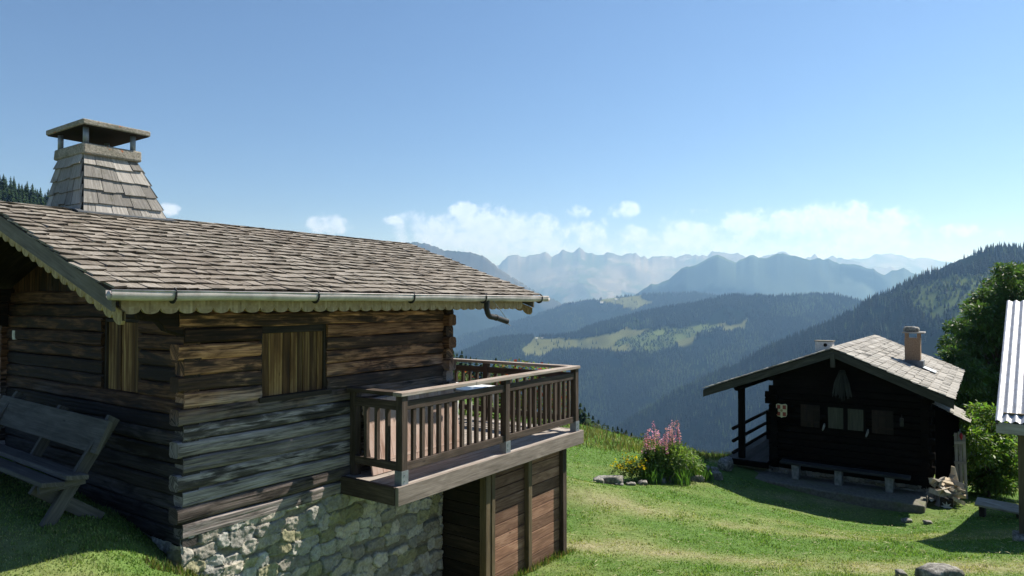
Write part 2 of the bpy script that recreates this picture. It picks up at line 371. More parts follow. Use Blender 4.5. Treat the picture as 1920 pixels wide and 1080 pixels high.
        for i in range(n):
            k = (i+1) % n; idx = (b+i, b+k, b+n+k, b+n+i); s.f.append(idx); s.uv += [uvf(s.v[q]) for q in idx]; s.c += [s.cur or (1, 1, 1)]*4
    def blob(s, c, r, n=10, rough=0.15, flat=None):
        """rough stone: noisy ellipsoid"""
        c = Vector(c); m = n; rows = []; ph = [random.uniform(0, 6.28) for _ in range(6)]
        for i in range(n+1):
            th = math.pi*i/n; row = []
            for j in range(2*m):
                f = math.pi*j/m
                d = Vector((math.sin(th)*math.cos(f), math.sin(th)*math.sin(f), math.cos(th)))
                q = 1 + rough*(math.sin(3*d.x+ph[0]+2*d.z)+math.sin(4*d.y+ph[1])+0.6*math.sin(7*d.x-5*d.z+ph[2])+0.5*math.sin(9*d.y+6*d.z+ph[3]))*0.5
                p = Vector((max(-.8, min(.8, d.x*q))*1.1, max(-.82, min(.82, d.y*q))*1.1, max(-.7, min(.72, d.z*q))*1.2))
                row.append(c + Vector((p.x*r[0], p.y*r[1], p.z*r[2])))
            rows.append(row)
        s.grid(rows, True)
    def build(s, name, material, parent=None, bevel=0.0, smooth=False, origin=None, fr=None):
        me = bpy.data.meshes.new(name)
        o0 = Vector(origin) if origin is not None else (ORG[parent.name] if parent else Vector())
        me.from_pydata([tuple(Vector(v)-o0) for v in s.v], [], s.f)
        uvl = me.uv_layers.new(name='UVMap')
        uvl.data.foreach_set('uv', np.array(s.uv, dtype=np.float32).ravel())
        if s.cur is not None:
            ca = me.color_attributes.new('Col', 'FLOAT_COLOR', 'CORNER')
            cc = np.ones((len(s.c), 4), dtype=np.float32); cc[:, :3] = s.c; ca.data.foreach_set('color', cc.ravel())
        me.materials.append(material)
        if smooth: me.polygons.foreach_set('use_smooth', [True]*len(me.polygons))
        ob = bpy.data.objects.new(name, me); COL.objects.link(ob)
        if parent:
            ob.parent = parent; ORG[ob.name] = o0; KIDS.setdefault(parent.name, []).append(ob)
        else:
            f = fr or W; ob.location = fpt(f, *o0); ob.rotation_euler = (0, 0, f[2]); ORG[ob.name] = o0
        if bevel:
            m = ob.modifiers.new('bevel', 'BEVEL'); m.width = bevel; m.segments = 2; m.limit_method = 'ANGLE'; m.angle_limit = R(50)
        return ob

def np_mesh(name, V, Q, material, colors=None, parent=None, smooth=False, origin=(0, 0, 0)):
    """big mesh from numpy: V (n,3), Q (m,k) faces, colors (n,3) per vertex"""
    me = bpy.data.meshes.new(name); n, (mf, k) = len(V), Q.shape
    me.vertices.add(n); me.vertices.foreach_set('co', (V - np.array(origin)).astype(np.float32).ravel())
    me.loops.add(mf*k); me.loops.foreach_set('vertex_index', Q.astype(np.int32).ravel())
    me.polygons.add(mf); me.polygons.foreach_set('loop_start', np.arange(0, mf*k, k, dtype=np.int32))
    if smooth: me.polygons.foreach_set('use_smooth', np.ones(mf, dtype=bool))
    me.update(calc_edges=True)
    if colors is not None:
        ca = me.color_attributes.new('Col', 'FLOAT_COLOR', 'POINT'); cc = np.ones((n, 4), dtype=np.float32); cc[:, :3] = colors
        ca.data.foreach_set('color', cc.ravel())
    me.materials.append(material)
    ob = bpy.data.objects.new(name, me); COL.objects.link(ob); ob.location = origin
    if parent: ob.parent = parent; ob.location = (0, 0, 0); KIDS.setdefault(parent.name, []).append(ob)
    return ob

def vnoise(x, y, seed=0):
    xi, yi = np.floor(x).astype(np.int64), np.floor(y).astype(np.int64); fx, fy = x-xi, y-yi
    fx = fx*fx*(3-2*fx); fy = fy*fy*(3-2*fy)
    def h(a, b):
        q = (a*374761393 + b*668265263 + seed*982451653) & 0xffffffff
        q = ((q ^ (q >> 13))*1274126177) & 0xffffffff
        return ((q ^ (q >> 16)) & 0xffff)/65535.0
    return (h(xi, yi)*(1-fx)+h(xi+1, yi)*fx)*(1-fy) + (h(xi, yi+1)*(1-fx)+h(xi+1, yi+1)*fx)*fy
def fbm(x, y, o=5, seed=0, g=0.5):
    s, a, n = 0.0, 1.0, 0.0
    for i in range(o):
        s = s + a*vnoise(x*2**i + i*17.3, y*2**i - i*9.1, seed+i); n += a; a *= g
    return s/n
def ridged(x, y, o=5, seed=0):
    s, a, n = 0.0, 1.0, 0.0
    for i in range(o):
        s = s + a*(1-np.abs(2*vnoise(x*2**i + i*7.7, y*2**i + i*3.3, seed+i)-1)); n += a; a *= 0.5
    return s/n
def sstep(a, b, x):
    t = np.clip((x-a)/(b-a), 0, 1); return t*t*(3-2*t)

# ------------------------------------------------------------------ ground
def P1(t, wv, z): p = fpt(H1, t, wv); return (p.x, p.y, z)
def P2(t, wv, z): p = fpt(H2, t, wv); return (p.x, p.y, z)
def A(px, py, Y): p = at(px, py, Y); return (p.x, p.y, p.z)
CP = [P1(-.18, .1, -2.2), P1(-1.0, .1, -1.92), P1(-.86, .5, -1.8), P1(-.5, .5, -1.82), P1(-.8, 2.2, -1.7), P1(-.4, 3.8, -1.65), P1(-1.6, 1.0, -1.86), P1(-1.7, .2, -1.93),
      P1(.12, -.06, -2.42), P1(.7, -.1, -2.95), P1(1.5, -.1, -3.35), P1(.5, -.7, -2.75), P1(1.4, -.9, -3.3), P1(3.4, -.2, -3.62), P1(3.56, -.6, -3.56), P1(5.4, -.6, -3.66), P1(5.4, 1.5, -3.7),
      P1(2, 2, -3.0), P1(2, 4, -2.4), P1(8, 2, -4.0), P1(6, 5, -3.2),
      (0, 0, -1.62), (-3, 0.5, -1.62), (-5, 3, -1.72), (4, 0, -1.9), (9, 2, -2.1), (-1.2, 3, -2.05), (0, 5.5, -2.6), (-8, 8, -1.3), (14, 4, -2.6),
      A(1300, 1080, 8.6), A(1760, 1072, 8.8), A(1050, 1060, 9.4), A(1400, 1000, 12.0), A(1690, 1000, 13.8), A(1910, 1015, 11.0), A(1060, 900, 14.5),
      A(1120, 905, 15.9), A(1230, 903, 16.5), A(1350, 892, 17.6), A(1415, 945, 15.3), A(1088, 806, 24), A(1200, 832, 24), A(1330, 866, 23), A(1180, 860, 19),
      P2(0, 0, -4.75), P2(-1.5, .3, -4.78), P2(-1.5, 3.5, -4.62), P2(0, 3.6, -4.6), P2(3, 5.0, -4.9), P2(6, 2, -5.2), P2(1, -1, -4.85), A(1860, 965, 14.8), P2(3, -3, -5.0), (22, 18, -4.4), (20, 10, -3.4), (-12, 20, -1.5), (-4, 24, -3.0)]
CP = np.array(CP)
def _k(r2): return np.where(r2 > 1e-9, 0.5*r2*np.log(np.maximum(r2, 1e-9)), 0.0)
_d2 = ((CP[:, None, :2]-CP[None, :, :2])**2).sum(-1); NCP = len(CP)
_Am = np.zeros((NCP+3, NCP+3)); _Am[:NCP, :NCP] = _k(_d2) + np.eye(NCP)*0.04; _Am[:NCP, NCP] = 1; _Am[:NCP, NCP+1:] = CP[:, :2]; _Am[NCP:, :NCP] = _Am[:NCP, NCP:].T
_wt = np.linalg.solve(_Am, np.concatenate([CP[:, 2], np.zeros(3)]))
def z_rbf(x, y):
    out = np.zeros_like(x) + _wt[NCP] + _wt[NCP+1]*x + _wt[NCP+2]*y
    for i in range(NCP): out = out + _wt[i]*_k((x-CP[i, 0])**2 + (y-CP[i, 1])**2)
    return out
def slope_p(p): return 0.20 + 0.22*sstep(-0.15, 0.12, p) + 0.12*sstep(0.12, 0.5, p)
def z_near(x, y):
    p = x/np.maximum(y, 10.0)
    base = -3.2 - 2.2*sstep(-0.1, 0.35, p) + 1.6*sstep(-0.25, -0.8, p)
    return base - slope_p(p)*(y-24) + 1.1*(fbm(x/22, y/22, 4, 5)-0.5)
def ground(x, y):
    x = np.asarray(x, float); y = np.asarray(y, float)
    g = z_rbf(np.clip(x, -14, 24), np.clip(y, -4, 27))
    b = sstep(22.5, 31, y)
    return g*(1-b) + z_near(x, y)*b + 0.05*(fbm(x*1.1, y*1.1, 4, 3)-0.5)*(1-b)
gz = lambda x, y: float(ground(np.array([x]), np.array([y]))[0])
def dryness(x, y):
    """0 fresh green .. 1 straw: mown strips and worn patches"""
    d = 0.55*fbm(x*0.55, y*0.55, 4, 21) + 0.35*fbm(x*2.3, y*2.3, 3, 22)
    s = y + 0.25*x + 0.7*np.sin(x*0.35)
    d = d + 0.17*np.sin(s*1.75 + 1.0) + 0.08*np.sin(s*4.1)
    fresh = sstep(15.5, 18.5, y - 0.12*x)*sstep(8, 2, x)
    return np.clip((d-0.33)*1.9 - 0.5*fresh, 0, 1)
GR0, GR1, GR2 = np.array((0.11, 0.20, 0.046)), np.array((0.20, 0.25, 0.088)), np.array((0.34, 0.31, 0.185))
def grass_col(d):
    d = d[:, None]; return np.where(d < .5, GR0 + (GR1-GR0)*d*2, GR1 + (GR2-GR1)*(d-.5)*2)
xs = np.concatenate([np.arange(-90, -14, 2.0), np.arange(-14, 22, 0.22), np.arange(22, 92, 2.0)])
ys = np.concatenate([np.arange(-8, 3, 0.8), np.arange(3, 27, 0.22), np.arange(27, 64, 1.2)])
X, Y = np.meshgrid(xs, ys); Z = ground(X.ravel(), Y.ravel()).reshape(X.shape)
ny, nx = X.shape
def grid_q(ny, nx):
    i = np.arange(ny*nx).reshape(ny, nx); return np.stack([i[:-1, :-1], i[:-1, 1:], i[1:, 1:], i[1:, :-1]], -1).reshape(-1, 4)
gc = grass_col(dryness(X.ravel(), Y.ravel()))*0.8
M['turf'] = attr_surf('turf', 0.95, 0, 0.9, 9, 0.1)
tag(np_mesh('meadow', np.stack([X.ravel(), Y.ravel(), Z.ravel()], 1), grid_q(ny, nx), M['turf'], gc, smooth=True), kind='structure')

# ------------------------------------------------------------------ hills and mountains
def prof(pts):
    a = np.array(sorted(pts), float); return (lambda q: np.interp(q, (a[:, 0]-960)/F, (568-a[:, 1])/F))
C8 = lambda L: [(780+.594*a, 360+.594*b) for a, b in L]
Apro = prof([(-800, 540), (700, 510)] + C8([(0,240),(200,235),(260,222),(305,200),(350,204),(400,192),(430,200),(470,186),(500,179),(525,183),(545,186),(580,190),(597,188),(615,180),(635,192),(650,200),(700,197),(740,203),(780,192),(870,200),(920,196),(960,190),(1000,196),(1040,200),(1100,195),(1140,196),(1165,186),(1190,196),(1215,203),(1250,198),(1300,203),(1390,210),(1440,225),(1510,245)]) + [(1760, 530), (2900, 560)])
A2pro = prof([(-800, 540), (1500, 520)] + C8([(1350,216),(1400,212),(1450,198),(1480,192),(1510,196),(1560,202),(1640,215)]) + [(1780, 492), (1830, 505), (2900, 520)])
Bpro = prof([(-800, 560), (300, 530), (600, 485), (720, 462), (760, 455)] + C8([(0,155),(30,157),(60,170),(90,185),(110,184),(165,186),(190,195),(220,205),(260,235),(300,265),(340,290),(400,320),(450,345)]) + [(1100, 600), (1300, 760), (2900, 900)])
Cpro = prof([(-800, 760), (1000, 640), (1120, 575)] + C8([(700,315),(740,292),(800,270),(825,250),(850,235),(880,228),(910,213),(940,198),(955,194),(975,203),(990,212),(1010,226),(1030,210),(1060,195),(1100,205),(1130,200),(1160,196),(1220,206),(1300,212),(1350,222),(1420,237),(1480,256),(1510,246),(1540,240),(1570,250),(1600,266)]) + [(1780, 540), (2900, 600)])
Dpro = prof([(-800, 900), (600, 720)] + C8([(60,480),(110,468),(150,452),(250,428),(330,404),(420,374),(470,356),(540,344),(600,336),(650,330),(700,325),(800,320),(880,318),(940,325)]) + [(1400, 575), (1600, 580), (2000, 600), (2900, 640)])
Epro = prof([(-800, 1000), (700, 730)] + C8([(110,520),(170,500),(240,466),(330,456),(450,456),(510,446),(540,430),(640,400),(760,373),(880,354),(980,330),(1060,328),(1100,333),(1180,326),(1290,327),(1360,332),(1410,352)]) + [(1700, 590), (1900, 600), (2900, 620)])
Fpro = prof([(-800, 1300), (900, 920), (1100, 830), (1150, 805), (1250, 745), (1350, 695), (1450, 648), (1550, 608), (1600, 585), (1629, 563), (1670, 549), (1706, 528), (1754, 509), (1783, 493), (1814, 481), (1861, 468), (1920, 466), (2100, 450), (2500, 430), (2900, 430)])
Gpro = prof([(-800, 250), (-300, 300), (0, 372), (85, 405), (200, 470), (400, 560), (600, 640), (800, 760), (2900, 1200)])
def far_height(p, Yd):
    x = p*Yd
    n1 = ridged(x/900, Yd/900, 5, 31)-0.5; n2 = fbm(x/260, Yd/260, 4, 37)-0.5; n3 = ridged(x/2300, Yd/2300, 7, 41)-0.55
    lay = []
    def layer(pf, Yc, sf, sb, amp1, amp2, amp3=0.0, carve=0.0, jag=0.0):
        d = Yd-Yc; ad = np.abs(d); k = np.clip(ad/(0.09*Yc), 0, 1)
        pv = pf(p)
        if carve:
            ps = sum(pf(p+o) for o in (-.05, -.035, -.02, -.008, .008, .02, .035, .05))/8; kk = np.clip(ad/(0.05*Yc), 0, 1); pv = pv*(1-kk) + np.minimum(ps, pv+.01)*kk
        z = pv*Yc + np.where(d < 0, d*sf, -d*sb)
        z = z + k*(amp1*(n1-carve*.5) + amp2*n2*(1-carve*.7) + amp3*(n3-carve*.42)) + (1-k)**2*jag*Yc*(ridged(p*46, p*0+Yc, 4, 43)-.62); lay.append(z)
    layer(Apro, 12500, .36, .6, 200, 60, 720, 1, .016); layer(A2pro, 15200, .3, .6, 100, 60, 200, 1, .008)
    layer(Bpro, 6400 + 500*p, .45, .6, 190, 40, 420, 1, .005); layer(Cpro, 6700, .34, .5, 190, 60, 720, 1, .010)
    layer(Dpro, 4700, .42, .4, 90, 35); layer(Epro, 3000, .48, .35, 70, 28)
    layer(Fpro, 1900 - 560*sstep(.15, .75, p), .52, .42, 50, 22)
    layer(Gpro, 350, .5, .3, 0, 10)
    lay.append(z_near(x, Yd)*1.0 - 0.0)
    lay.append(-540 + 40*n2 + 0*Yd)
    return np.max(np.stack(lay), 0), np.argmax(np.stack(lay), 0)
pg = np.linspace(-1.25, 1.25, 1000); Yg = np.concatenate([np.geomspace(60, 1200, 70)[:-1], np.geomspace(1200, 6000, 200)[:-1], np.geomspace(6000, 17000, 240)])
PP, YY = np.meshgrid(pg, Yg); HZ, HL = far_height(PP, YY)
RAT = np.maximum.accumulate(HZ/YY, axis=0)
def ppix(p, z, Yd): return 960+p*F, 568 - z/Yd*F
def inpoly(px, py, poly):
    r = np.zeros(px.shape, bool); n = len(poly)
    for i in range(n):
        x0, y0 = poly[i]; x1, y1 = poly[i-1]
        c = ((y0 > py) != (y1 > py)) & (px < (x1-x0)*(py-y0)/(y1-y0+1e-9)+x0); r ^= c
    return r
c3 = lambda L: [(980+.2396*a, 520+.2396*b) for a, b in L]
PAST = [c3([(10,560),(95,468),(330,480),(480,470),(560,448),(700,440),(830,400),(985,402),(930,460),(780,480),(700,535),(870,580),(700,580),(500,560),(300,575),(120,625),(-10,625)]),
        c3([(560,530),(760,490),(700,545)]), c3([(680,545),(830,528),(880,585),(760,590)]), c3([(1520,380),(1770,340),(1750,405),(1580,415)]), [(1268,640),(1300,628),(1305,642),(1275,652)],
        c3([(590,190),(640,165),(720,160),(910,132),(990,200),(870,262),(760,225),(640,200)])]
SCRUB = [c3([(480,470),(980,410),(1400,380),(1800,360),(1400,430),(1200,520),(1050,600),(900,590),(600,535)]), [(1690,545),(1770,520),(1860,512),(1920,520),(1850,590),(1740,600)],
         [(1180,640),(1300,610),(1290,640),(1220,665)]]
def cover(px, py):
    pa = np.zeros(px.shape, bool); sb = np.zeros(px.shape, bool)
    jx = px + 9*(fbm(px/14, py/9, 3, 51)-.5)*2; jy = py + 6*(fbm(px/14, py/9, 3, 52)-.5)*2
    for q in PAST: pa |= inpoly(jx, jy, q)
    for q in SCRUB: sb |= inpoly(jx, jy, q)
    return pa, sb
fx, fy = PP.ravel(), YY.ravel(); fz = HZ.ravel(); fl = HL.ravel()
qx, qy = ppix(fx, fz, fy); pa, sb = cover(qx, qy)
near_hill = np.isin(fl, (4, 5, 6, 7, 8, 9))
hc = np.tile(np.array((0.008, 0.014, 0.008)), (len(fx), 1))
n_ = fbm(fx*fy/60, fy/60, 3, 61)[:, None]
hc = np.where((pa & near_hill)[:, None], np.array((0.12, 0.13, 0.052))*(0.6+0.8*n_), hc)
hc = np.where((sb & ~pa & near_hill)[:, None], np.array((0.095, 0.125, 0.045))*(0.6+0.8*n_), hc)
hc = np.where((fl == 8)[:, None] & (fy < 140)[:, None], np.array((0.05, 0.08, 0.02)), hc)
# rock, alpine meadow and old snow on the far mountains
gyy, gpp = np.gradient(HZ); stp = np.hypot(gyy/np.gradient(YY, axis=0), gpp/(YY*(pg[1]-pg[0]))).ravel()
rn = fbm(fx*fy/420, fy/420, 5, 71)
rock = sstep(0.42, 0.62, stp*0.55 + rn*0.5)[:, None]
mc = np.array((0.060, 0.085, 0.048))*(0.5+1.0*rn[:, None])*(1-rock) + np.array((0.16, 0.152, 0.14))*(0.3+1.4*rn[:, None])*rock
wood_m = sstep(0.50, 0.60, fbm(fx*fy/500, fy/300, 4, 77) - (fz-100)/1400)[:, None]
mc = mc*(1-wood_m) + np.array((0.014, 0.022, 0.014))*wood_m
mc = np.where((fl == 2)[:, None], mc*np.array((.55, .6, .6)), mc)
mc = np.where((fl == 3)[:, None], mc*np.array((.42, .66, .60)), mc)
sn = 0.5*(sstep(0.72, 0.76, fbm(fx*fy/260, fy/160, 4, 79))*sstep(640, 800, fz)*(fl <= 1))[:, None]
mc = mc*(1-sn) + 0.45*sn
hc = np.where(near_hill[:, None], hc, mc)
M['terrain'] = attr_surf('hill_ground', 1.0, 0, 0, spec=0.0)
tag(np_mesh('hills', np.stack([fx*fy, fy, fz], 1), grid_q(*PP.shape), M['terrain'], hc, smooth=True), kind='structure')

# far-off conifer forest that reads as one mass
def sample_forest(n, Y0, Y1, p0, p1, layers):
    p = rng.uniform(p0, p1, n); Yd = np.sqrt(rng.uniform(Y0**2, Y1**2, n))
    z, l = far_height(p, Yd); px, py = ppix(p, z, Yd); pa, sb = cover(px, py)
    j = np.clip(np.searchsorted(Yg, Yd)-1, 0, len(Yg)-1); i = np.clip(((p+1.25)/2.5*999).astype(int), 0, 999)
    vis = (z+26)/Yd >= RAT[j, i] - 0.004
    gap = fbm(p*Yd/75, Yd/75, 3, 97)
    k = np.isin(l, layers) & vis & (rng.random(n) < sstep(.26, .44, gap)) & (~pa | (rng.random(n) < 0.02)) & (~sb | (rng.random(n) < 0.33))
    k &= ~((Yd < 400) & (p < -.655))
    return p[k]*Yd[k], Yd[k], z[k], (sb & ~pa)[k]
sets = [sample_forest(230000, 1150, 3250, -.2, .95, (5, 6, 9)), sample_forest(90000, 3200, 5000, -.2, .6, (4,)), sample_forest(9000, 130, 372, -1.2, -.12, (7,))]
fxs = np.concatenate([s[0] for s in sets]); fys = np.concatenate([s[1] for s in sets]); fzs = np.concatenate([s[2] for s in sets]); fsc = np.concatenate([s[3] for s in sets])
nt = len(fxs); print('far trees', nt)
def cone_template():
    V, T = [], []
    for (zb, zt, r, tw) in ((0.02, 0.55, 1.0, 0), (0.26, 0.80, 0.72, .6), (0.52, 1.0, 0.45, 1.2)):
        b = len(V)
        for k in range(5):
            a = 2*math.pi*k/5 + tw; V.append((math.cos(a)*r*(1 if k % 2 else .8), math.sin(a)*r*(1 if k % 2 else .8), zb + (.03 if k % 2 else 0)))
        V.append((0, 0, zt))
        for k in range(5): T.append((b+k, b+(k+1) % 5, b+5))
    return np.array(V), np.array(T)
CV, CT = cone_template()
sp_ = fbm(fxs/130, fys/130, 3, 91)
hgt = np.where(fsc, rng.uniform(5, 12, nt), (rng.uniform(8, 21, nt)+8*fbm(fxs/90, fys/90, 2, 93)*rng.random(nt)**2)*np.where(fys < 2000, .78, 1))*np.where(fys > 3400, 1.0, 1.0)
rad = np.where(fsc, hgt*rng.uniform(.34, .5, nt), hgt*rng.uniform(.15, .21, nt))*np.where(fys > 3400, 1.3, 1.0)
rot = rng.uniform(0, 6.28, nt); c, s = np.cos(rot)[:, None], np.sin(rot)[:, None]
VX = (CV[None, :, 0]*c - CV[None, :, 1]*s)*rad[:, None] + fxs[:, None]; VY = (CV[None, :, 0]*s + CV[None, :, 1]*c)*rad[:, None] + fys[:, None]; VZ = CV[None, :, 2]*hgt[:, None] + fzs[:, None] - 0.5
decid = (rng.random(nt) < np.where(fsc, .75, 0.04 + 0.5*sstep(.52, .70, sp_)))[:, None]
tc_ = np.where(decid, np.array((0.034, 0.054, 0.018)), np.array((0.007, 0.014, 0.009)))*rng.uniform(.5, 1.5, nt)[:, None]*(.45+1.1*fbm(fxs/170, fys/170, 4, 95))[:, None]
VV = np.stack([VX.ravel(), VY.ravel(), VZ.ravel()], 1); nc = len(CV)
TT = (CT[None] + (np.arange(nt)*nc)[:, None, None]).reshape(-1, 3)
tag(np_mesh('distant_forest', VV, TT, M['fartree'], np.repeat(tc_, nc, 0)), 'far-off blue green conifer forest covering the valley slopes', 'forest', kind='stuff')
del VV, TT, VX, VY, VZ

# small farmhouses on the far pastures
def farmhouse(px, py, Yd, label, wl, rf, s=1.0):
    p = (px-960)/F
    z, _ = far_height(np.array([p]), np.array([Yd])); o = (p*Yd, Yd, float(z[0])-1)
    e = thing('farmhouse', label, 'house', (0, 0, 0), o, 'farmhouses on the far pastures')
    x, y, z = o; m = MB(); m.box((x-8*s, y-6*s, z), (x+8*s, y+6*s, z+7*s)); m.build('wall', wl, e)
    m = MB(); m.prism([(x-9.5*s, y-8*s, z+6.6*s), (x-9.5*s, y, z+11*s), (x-9.5*s, y+8*s, z+6.6*s)], (19*s, 0, 0)); m.build('roof', rf, e)
M['farwall'] = mat('farmhouse_plaster', lambda t: bsdf(t, (0.7, 0.68, 0.62), 0.9)); M['farroof'] = mat('farmhouse_roof', lambda t: bsdf(t, (0.62, 0.62, 0.62), 0.6))
M['brownroof'] = mat('farmhouse_brown_roof', lambda t: bsdf(t, (0.12, 0.09, 0.07), 0.8))
farmhouse(1128, 560, 4620, 'white farmhouse at the top left of the far ridge pasture', M['farwall'], M['farroof'], 1.15)
farmhouse(1155, 561, 4650, 'white farmhouse right of the first one along the far ridge', M['farwall'], M['farroof'], 0.9)
farmhouse(1006, 634, 2980, 'pale farmhouse on the left edge of the middle pasture', M['farwall'], M['farroof'], 0.55)
farmhouse(1016, 634, 2985, 'brown roofed farmhouse beside the pale one on the middle pasture', M['farwall'], M['brownroof'], 0.6)

if __import__('os').environ.get('DBG'):
    for n_,t_,w_ in (('a',-1,.1),('b',-.18,.1),('c',-.86,.5),('d',-1.6,.3),('e',-.5,.5)): print('G',n_,gz(*fpt(H1,t_,w_)[:2]))
    for px_,py_,Y_ in ((1690,1000,13.8),(1910,1015,11),(1230,903,15.6),(1088,806,24),(1762,1072,8.8)):
        q_=at(px_,py_,Y_); print('G',px_,q_.z,gz(q_.x,q_.y))
# ------------------------------------------------------------------ the log cabin (left)
ZB = -2.35
cab = thing('log_cabin', 'near log cabin with shingle roof, shingled chimney and railed wooden balcony', 'cabin', H1, (0, 0, ZB))
CH = 0.142; Z0 = -2.07
# long wall (faces right): courses of squared logs, cut away for the shutter
mb = MB()
for k in range(15):
    zc = Z0 + CH*(k+.5); e0 = -.05 if k % 2 else .0; e1 = 3.66 if k % 2 else 3.60
    hw = .075; wc = .075 + random.uniform(-.005, .007)
    if 8 <= k <= 12:
        mb.log((e0, wc, zc), (.775, wc, zc), hw, CH/2-.0015); mb.log((1.575, wc, zc), (e1, wc, zc), hw, CH/2-.0015)
    else: mb.log((e0, wc, zc), (e1, wc, zc), hw, CH/2-.0015)
mb.build('log_wall', M['log'], cab, smooth=False)
# gable wall (faces left, in shade)
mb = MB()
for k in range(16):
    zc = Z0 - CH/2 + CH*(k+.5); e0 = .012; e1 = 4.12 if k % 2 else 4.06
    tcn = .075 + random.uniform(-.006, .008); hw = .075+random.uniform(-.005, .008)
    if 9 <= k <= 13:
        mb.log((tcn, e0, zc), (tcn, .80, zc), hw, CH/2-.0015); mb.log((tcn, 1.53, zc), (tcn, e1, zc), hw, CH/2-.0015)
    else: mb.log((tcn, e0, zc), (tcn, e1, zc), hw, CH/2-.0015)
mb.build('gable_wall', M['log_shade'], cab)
mb = MB()
for k in range(15):
    zc = Z0 + CH*(k+.5)
    mb.log((-.06, 3.98, zc), (3.63, 3.98, zc), .07, CH/2)
    mb.log((3.52, -.10 if k % 2 else -.05, zc-CH/2), (3.52, 4.05, zc-CH/2), .07, CH/2)
mb.build('rear_walls', M['log'], cab)
mb = MB(); mb.box((.16, .16, -2.3), (3.42, 3.88, .05)); mb.build('interior', M['interior'], cab)  # solid filler box, added so no light leaks between the logs
# upright boards in the gable peak
def roofz(wv): return .995 - .34*abs(wv-2.0)
mb = MB(); wv = 0.02
while wv < 3.98:
    b = random.uniform(.12, .19); e = min(wv+b, 4.0)
    mb.prism([(.05, wv+.003, .02), (.05, e-.003, .02), (.05, e-.003, roofz(e)-.15), (.05, wv+.003, roofz(wv)-.15)], (.03+random.uniform(0, .012), 0, 0)); wv = e
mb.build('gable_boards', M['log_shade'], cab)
mb = MB(); mb.prism([(3.46, 0, .02), (3.46, 4, .02), (3.46, 4, roofz(4)-.15), (3.46, 2, roofz(2)-.15), (3.46, 0, roofz(0)-.15)], (.06, 0, 0)); mb.build('rear_gable_boards', M['log'], cab)
# purlins and carved bracket ends under the overhang
for wv in (.07, 2.0, 3.93):
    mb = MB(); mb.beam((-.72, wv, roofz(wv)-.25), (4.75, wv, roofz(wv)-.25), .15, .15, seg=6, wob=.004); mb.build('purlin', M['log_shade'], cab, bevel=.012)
for wv in (.07, 3.93):
    mb = MB()
    prof_ = [(0, 0), (-.52, 0), (-.55, -.05), (-.50, -.10), (-.40, -.10), (-.36, -.15), (-.22, -.17), (-.15, -.25), (0, -.30)]
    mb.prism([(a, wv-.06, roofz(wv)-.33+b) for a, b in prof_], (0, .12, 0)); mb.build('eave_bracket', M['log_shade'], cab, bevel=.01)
# shutters
def shutter(name, n, pts_fn, frame_boxes):
    mb = MB(); cuts = sorted([0]+[(i+random.uniform(-.22, .22))/n for i in range(1, n)]+[1])
    for a, b in zip(cuts[:-1], cuts[1:]): pts_fn(mb, a, b)
    sh = mb.build(name, M['shutter'], cab, bevel=.003)
    fb = MB()
    for lo, hi, ax in frame_boxes: fb.box(lo, hi, ax)
    fb.build('window_frame', M['frame'], sh, bevel=.006)
shutter('shutter', 9, lambda m, a, b: m.box((.80+.75*a+.002, .052+random.uniform(0, .012), -.915), (.80+.75*b-.002, .09, -.25), 2),
        [((.765, .03, -.96), (.80, .12, -.20), 2), ((1.55, .03, -.96), (1.588, .12, -.20), 2), ((.74, -.02, -.965), (1.62, .10, -.915), 0), ((.80, .035, -.30), (1.55, .12, -.205), 0)])
shutter('shutter', 5, lambda m, a, b: m.box((.045+random.uniform(0, .012), .83+.67*a+.002, -.86), (.09, .83+.67*b-.002, -.19), 2),
        [((.03, .795, -.88), (.12, .83, -.16), 2), ((.03, 1.50, -.88), (.12, 1.535, -.16), 2), ((.03, .83, -.19), (.12, 1.50, -.155), 1)])
mb = MB(); mb.box((-.012, 3.66, -.435), (.03, 3.735, -.325)); jb = mb.build('junction_box', M['box'], cab, bevel=.006)
mb = MB(); mb.box((-.017, 3.675, -.415), (-.012, 3.72, -.35)); mb.build('cover_plate', M['box'], jb, bevel=.002)

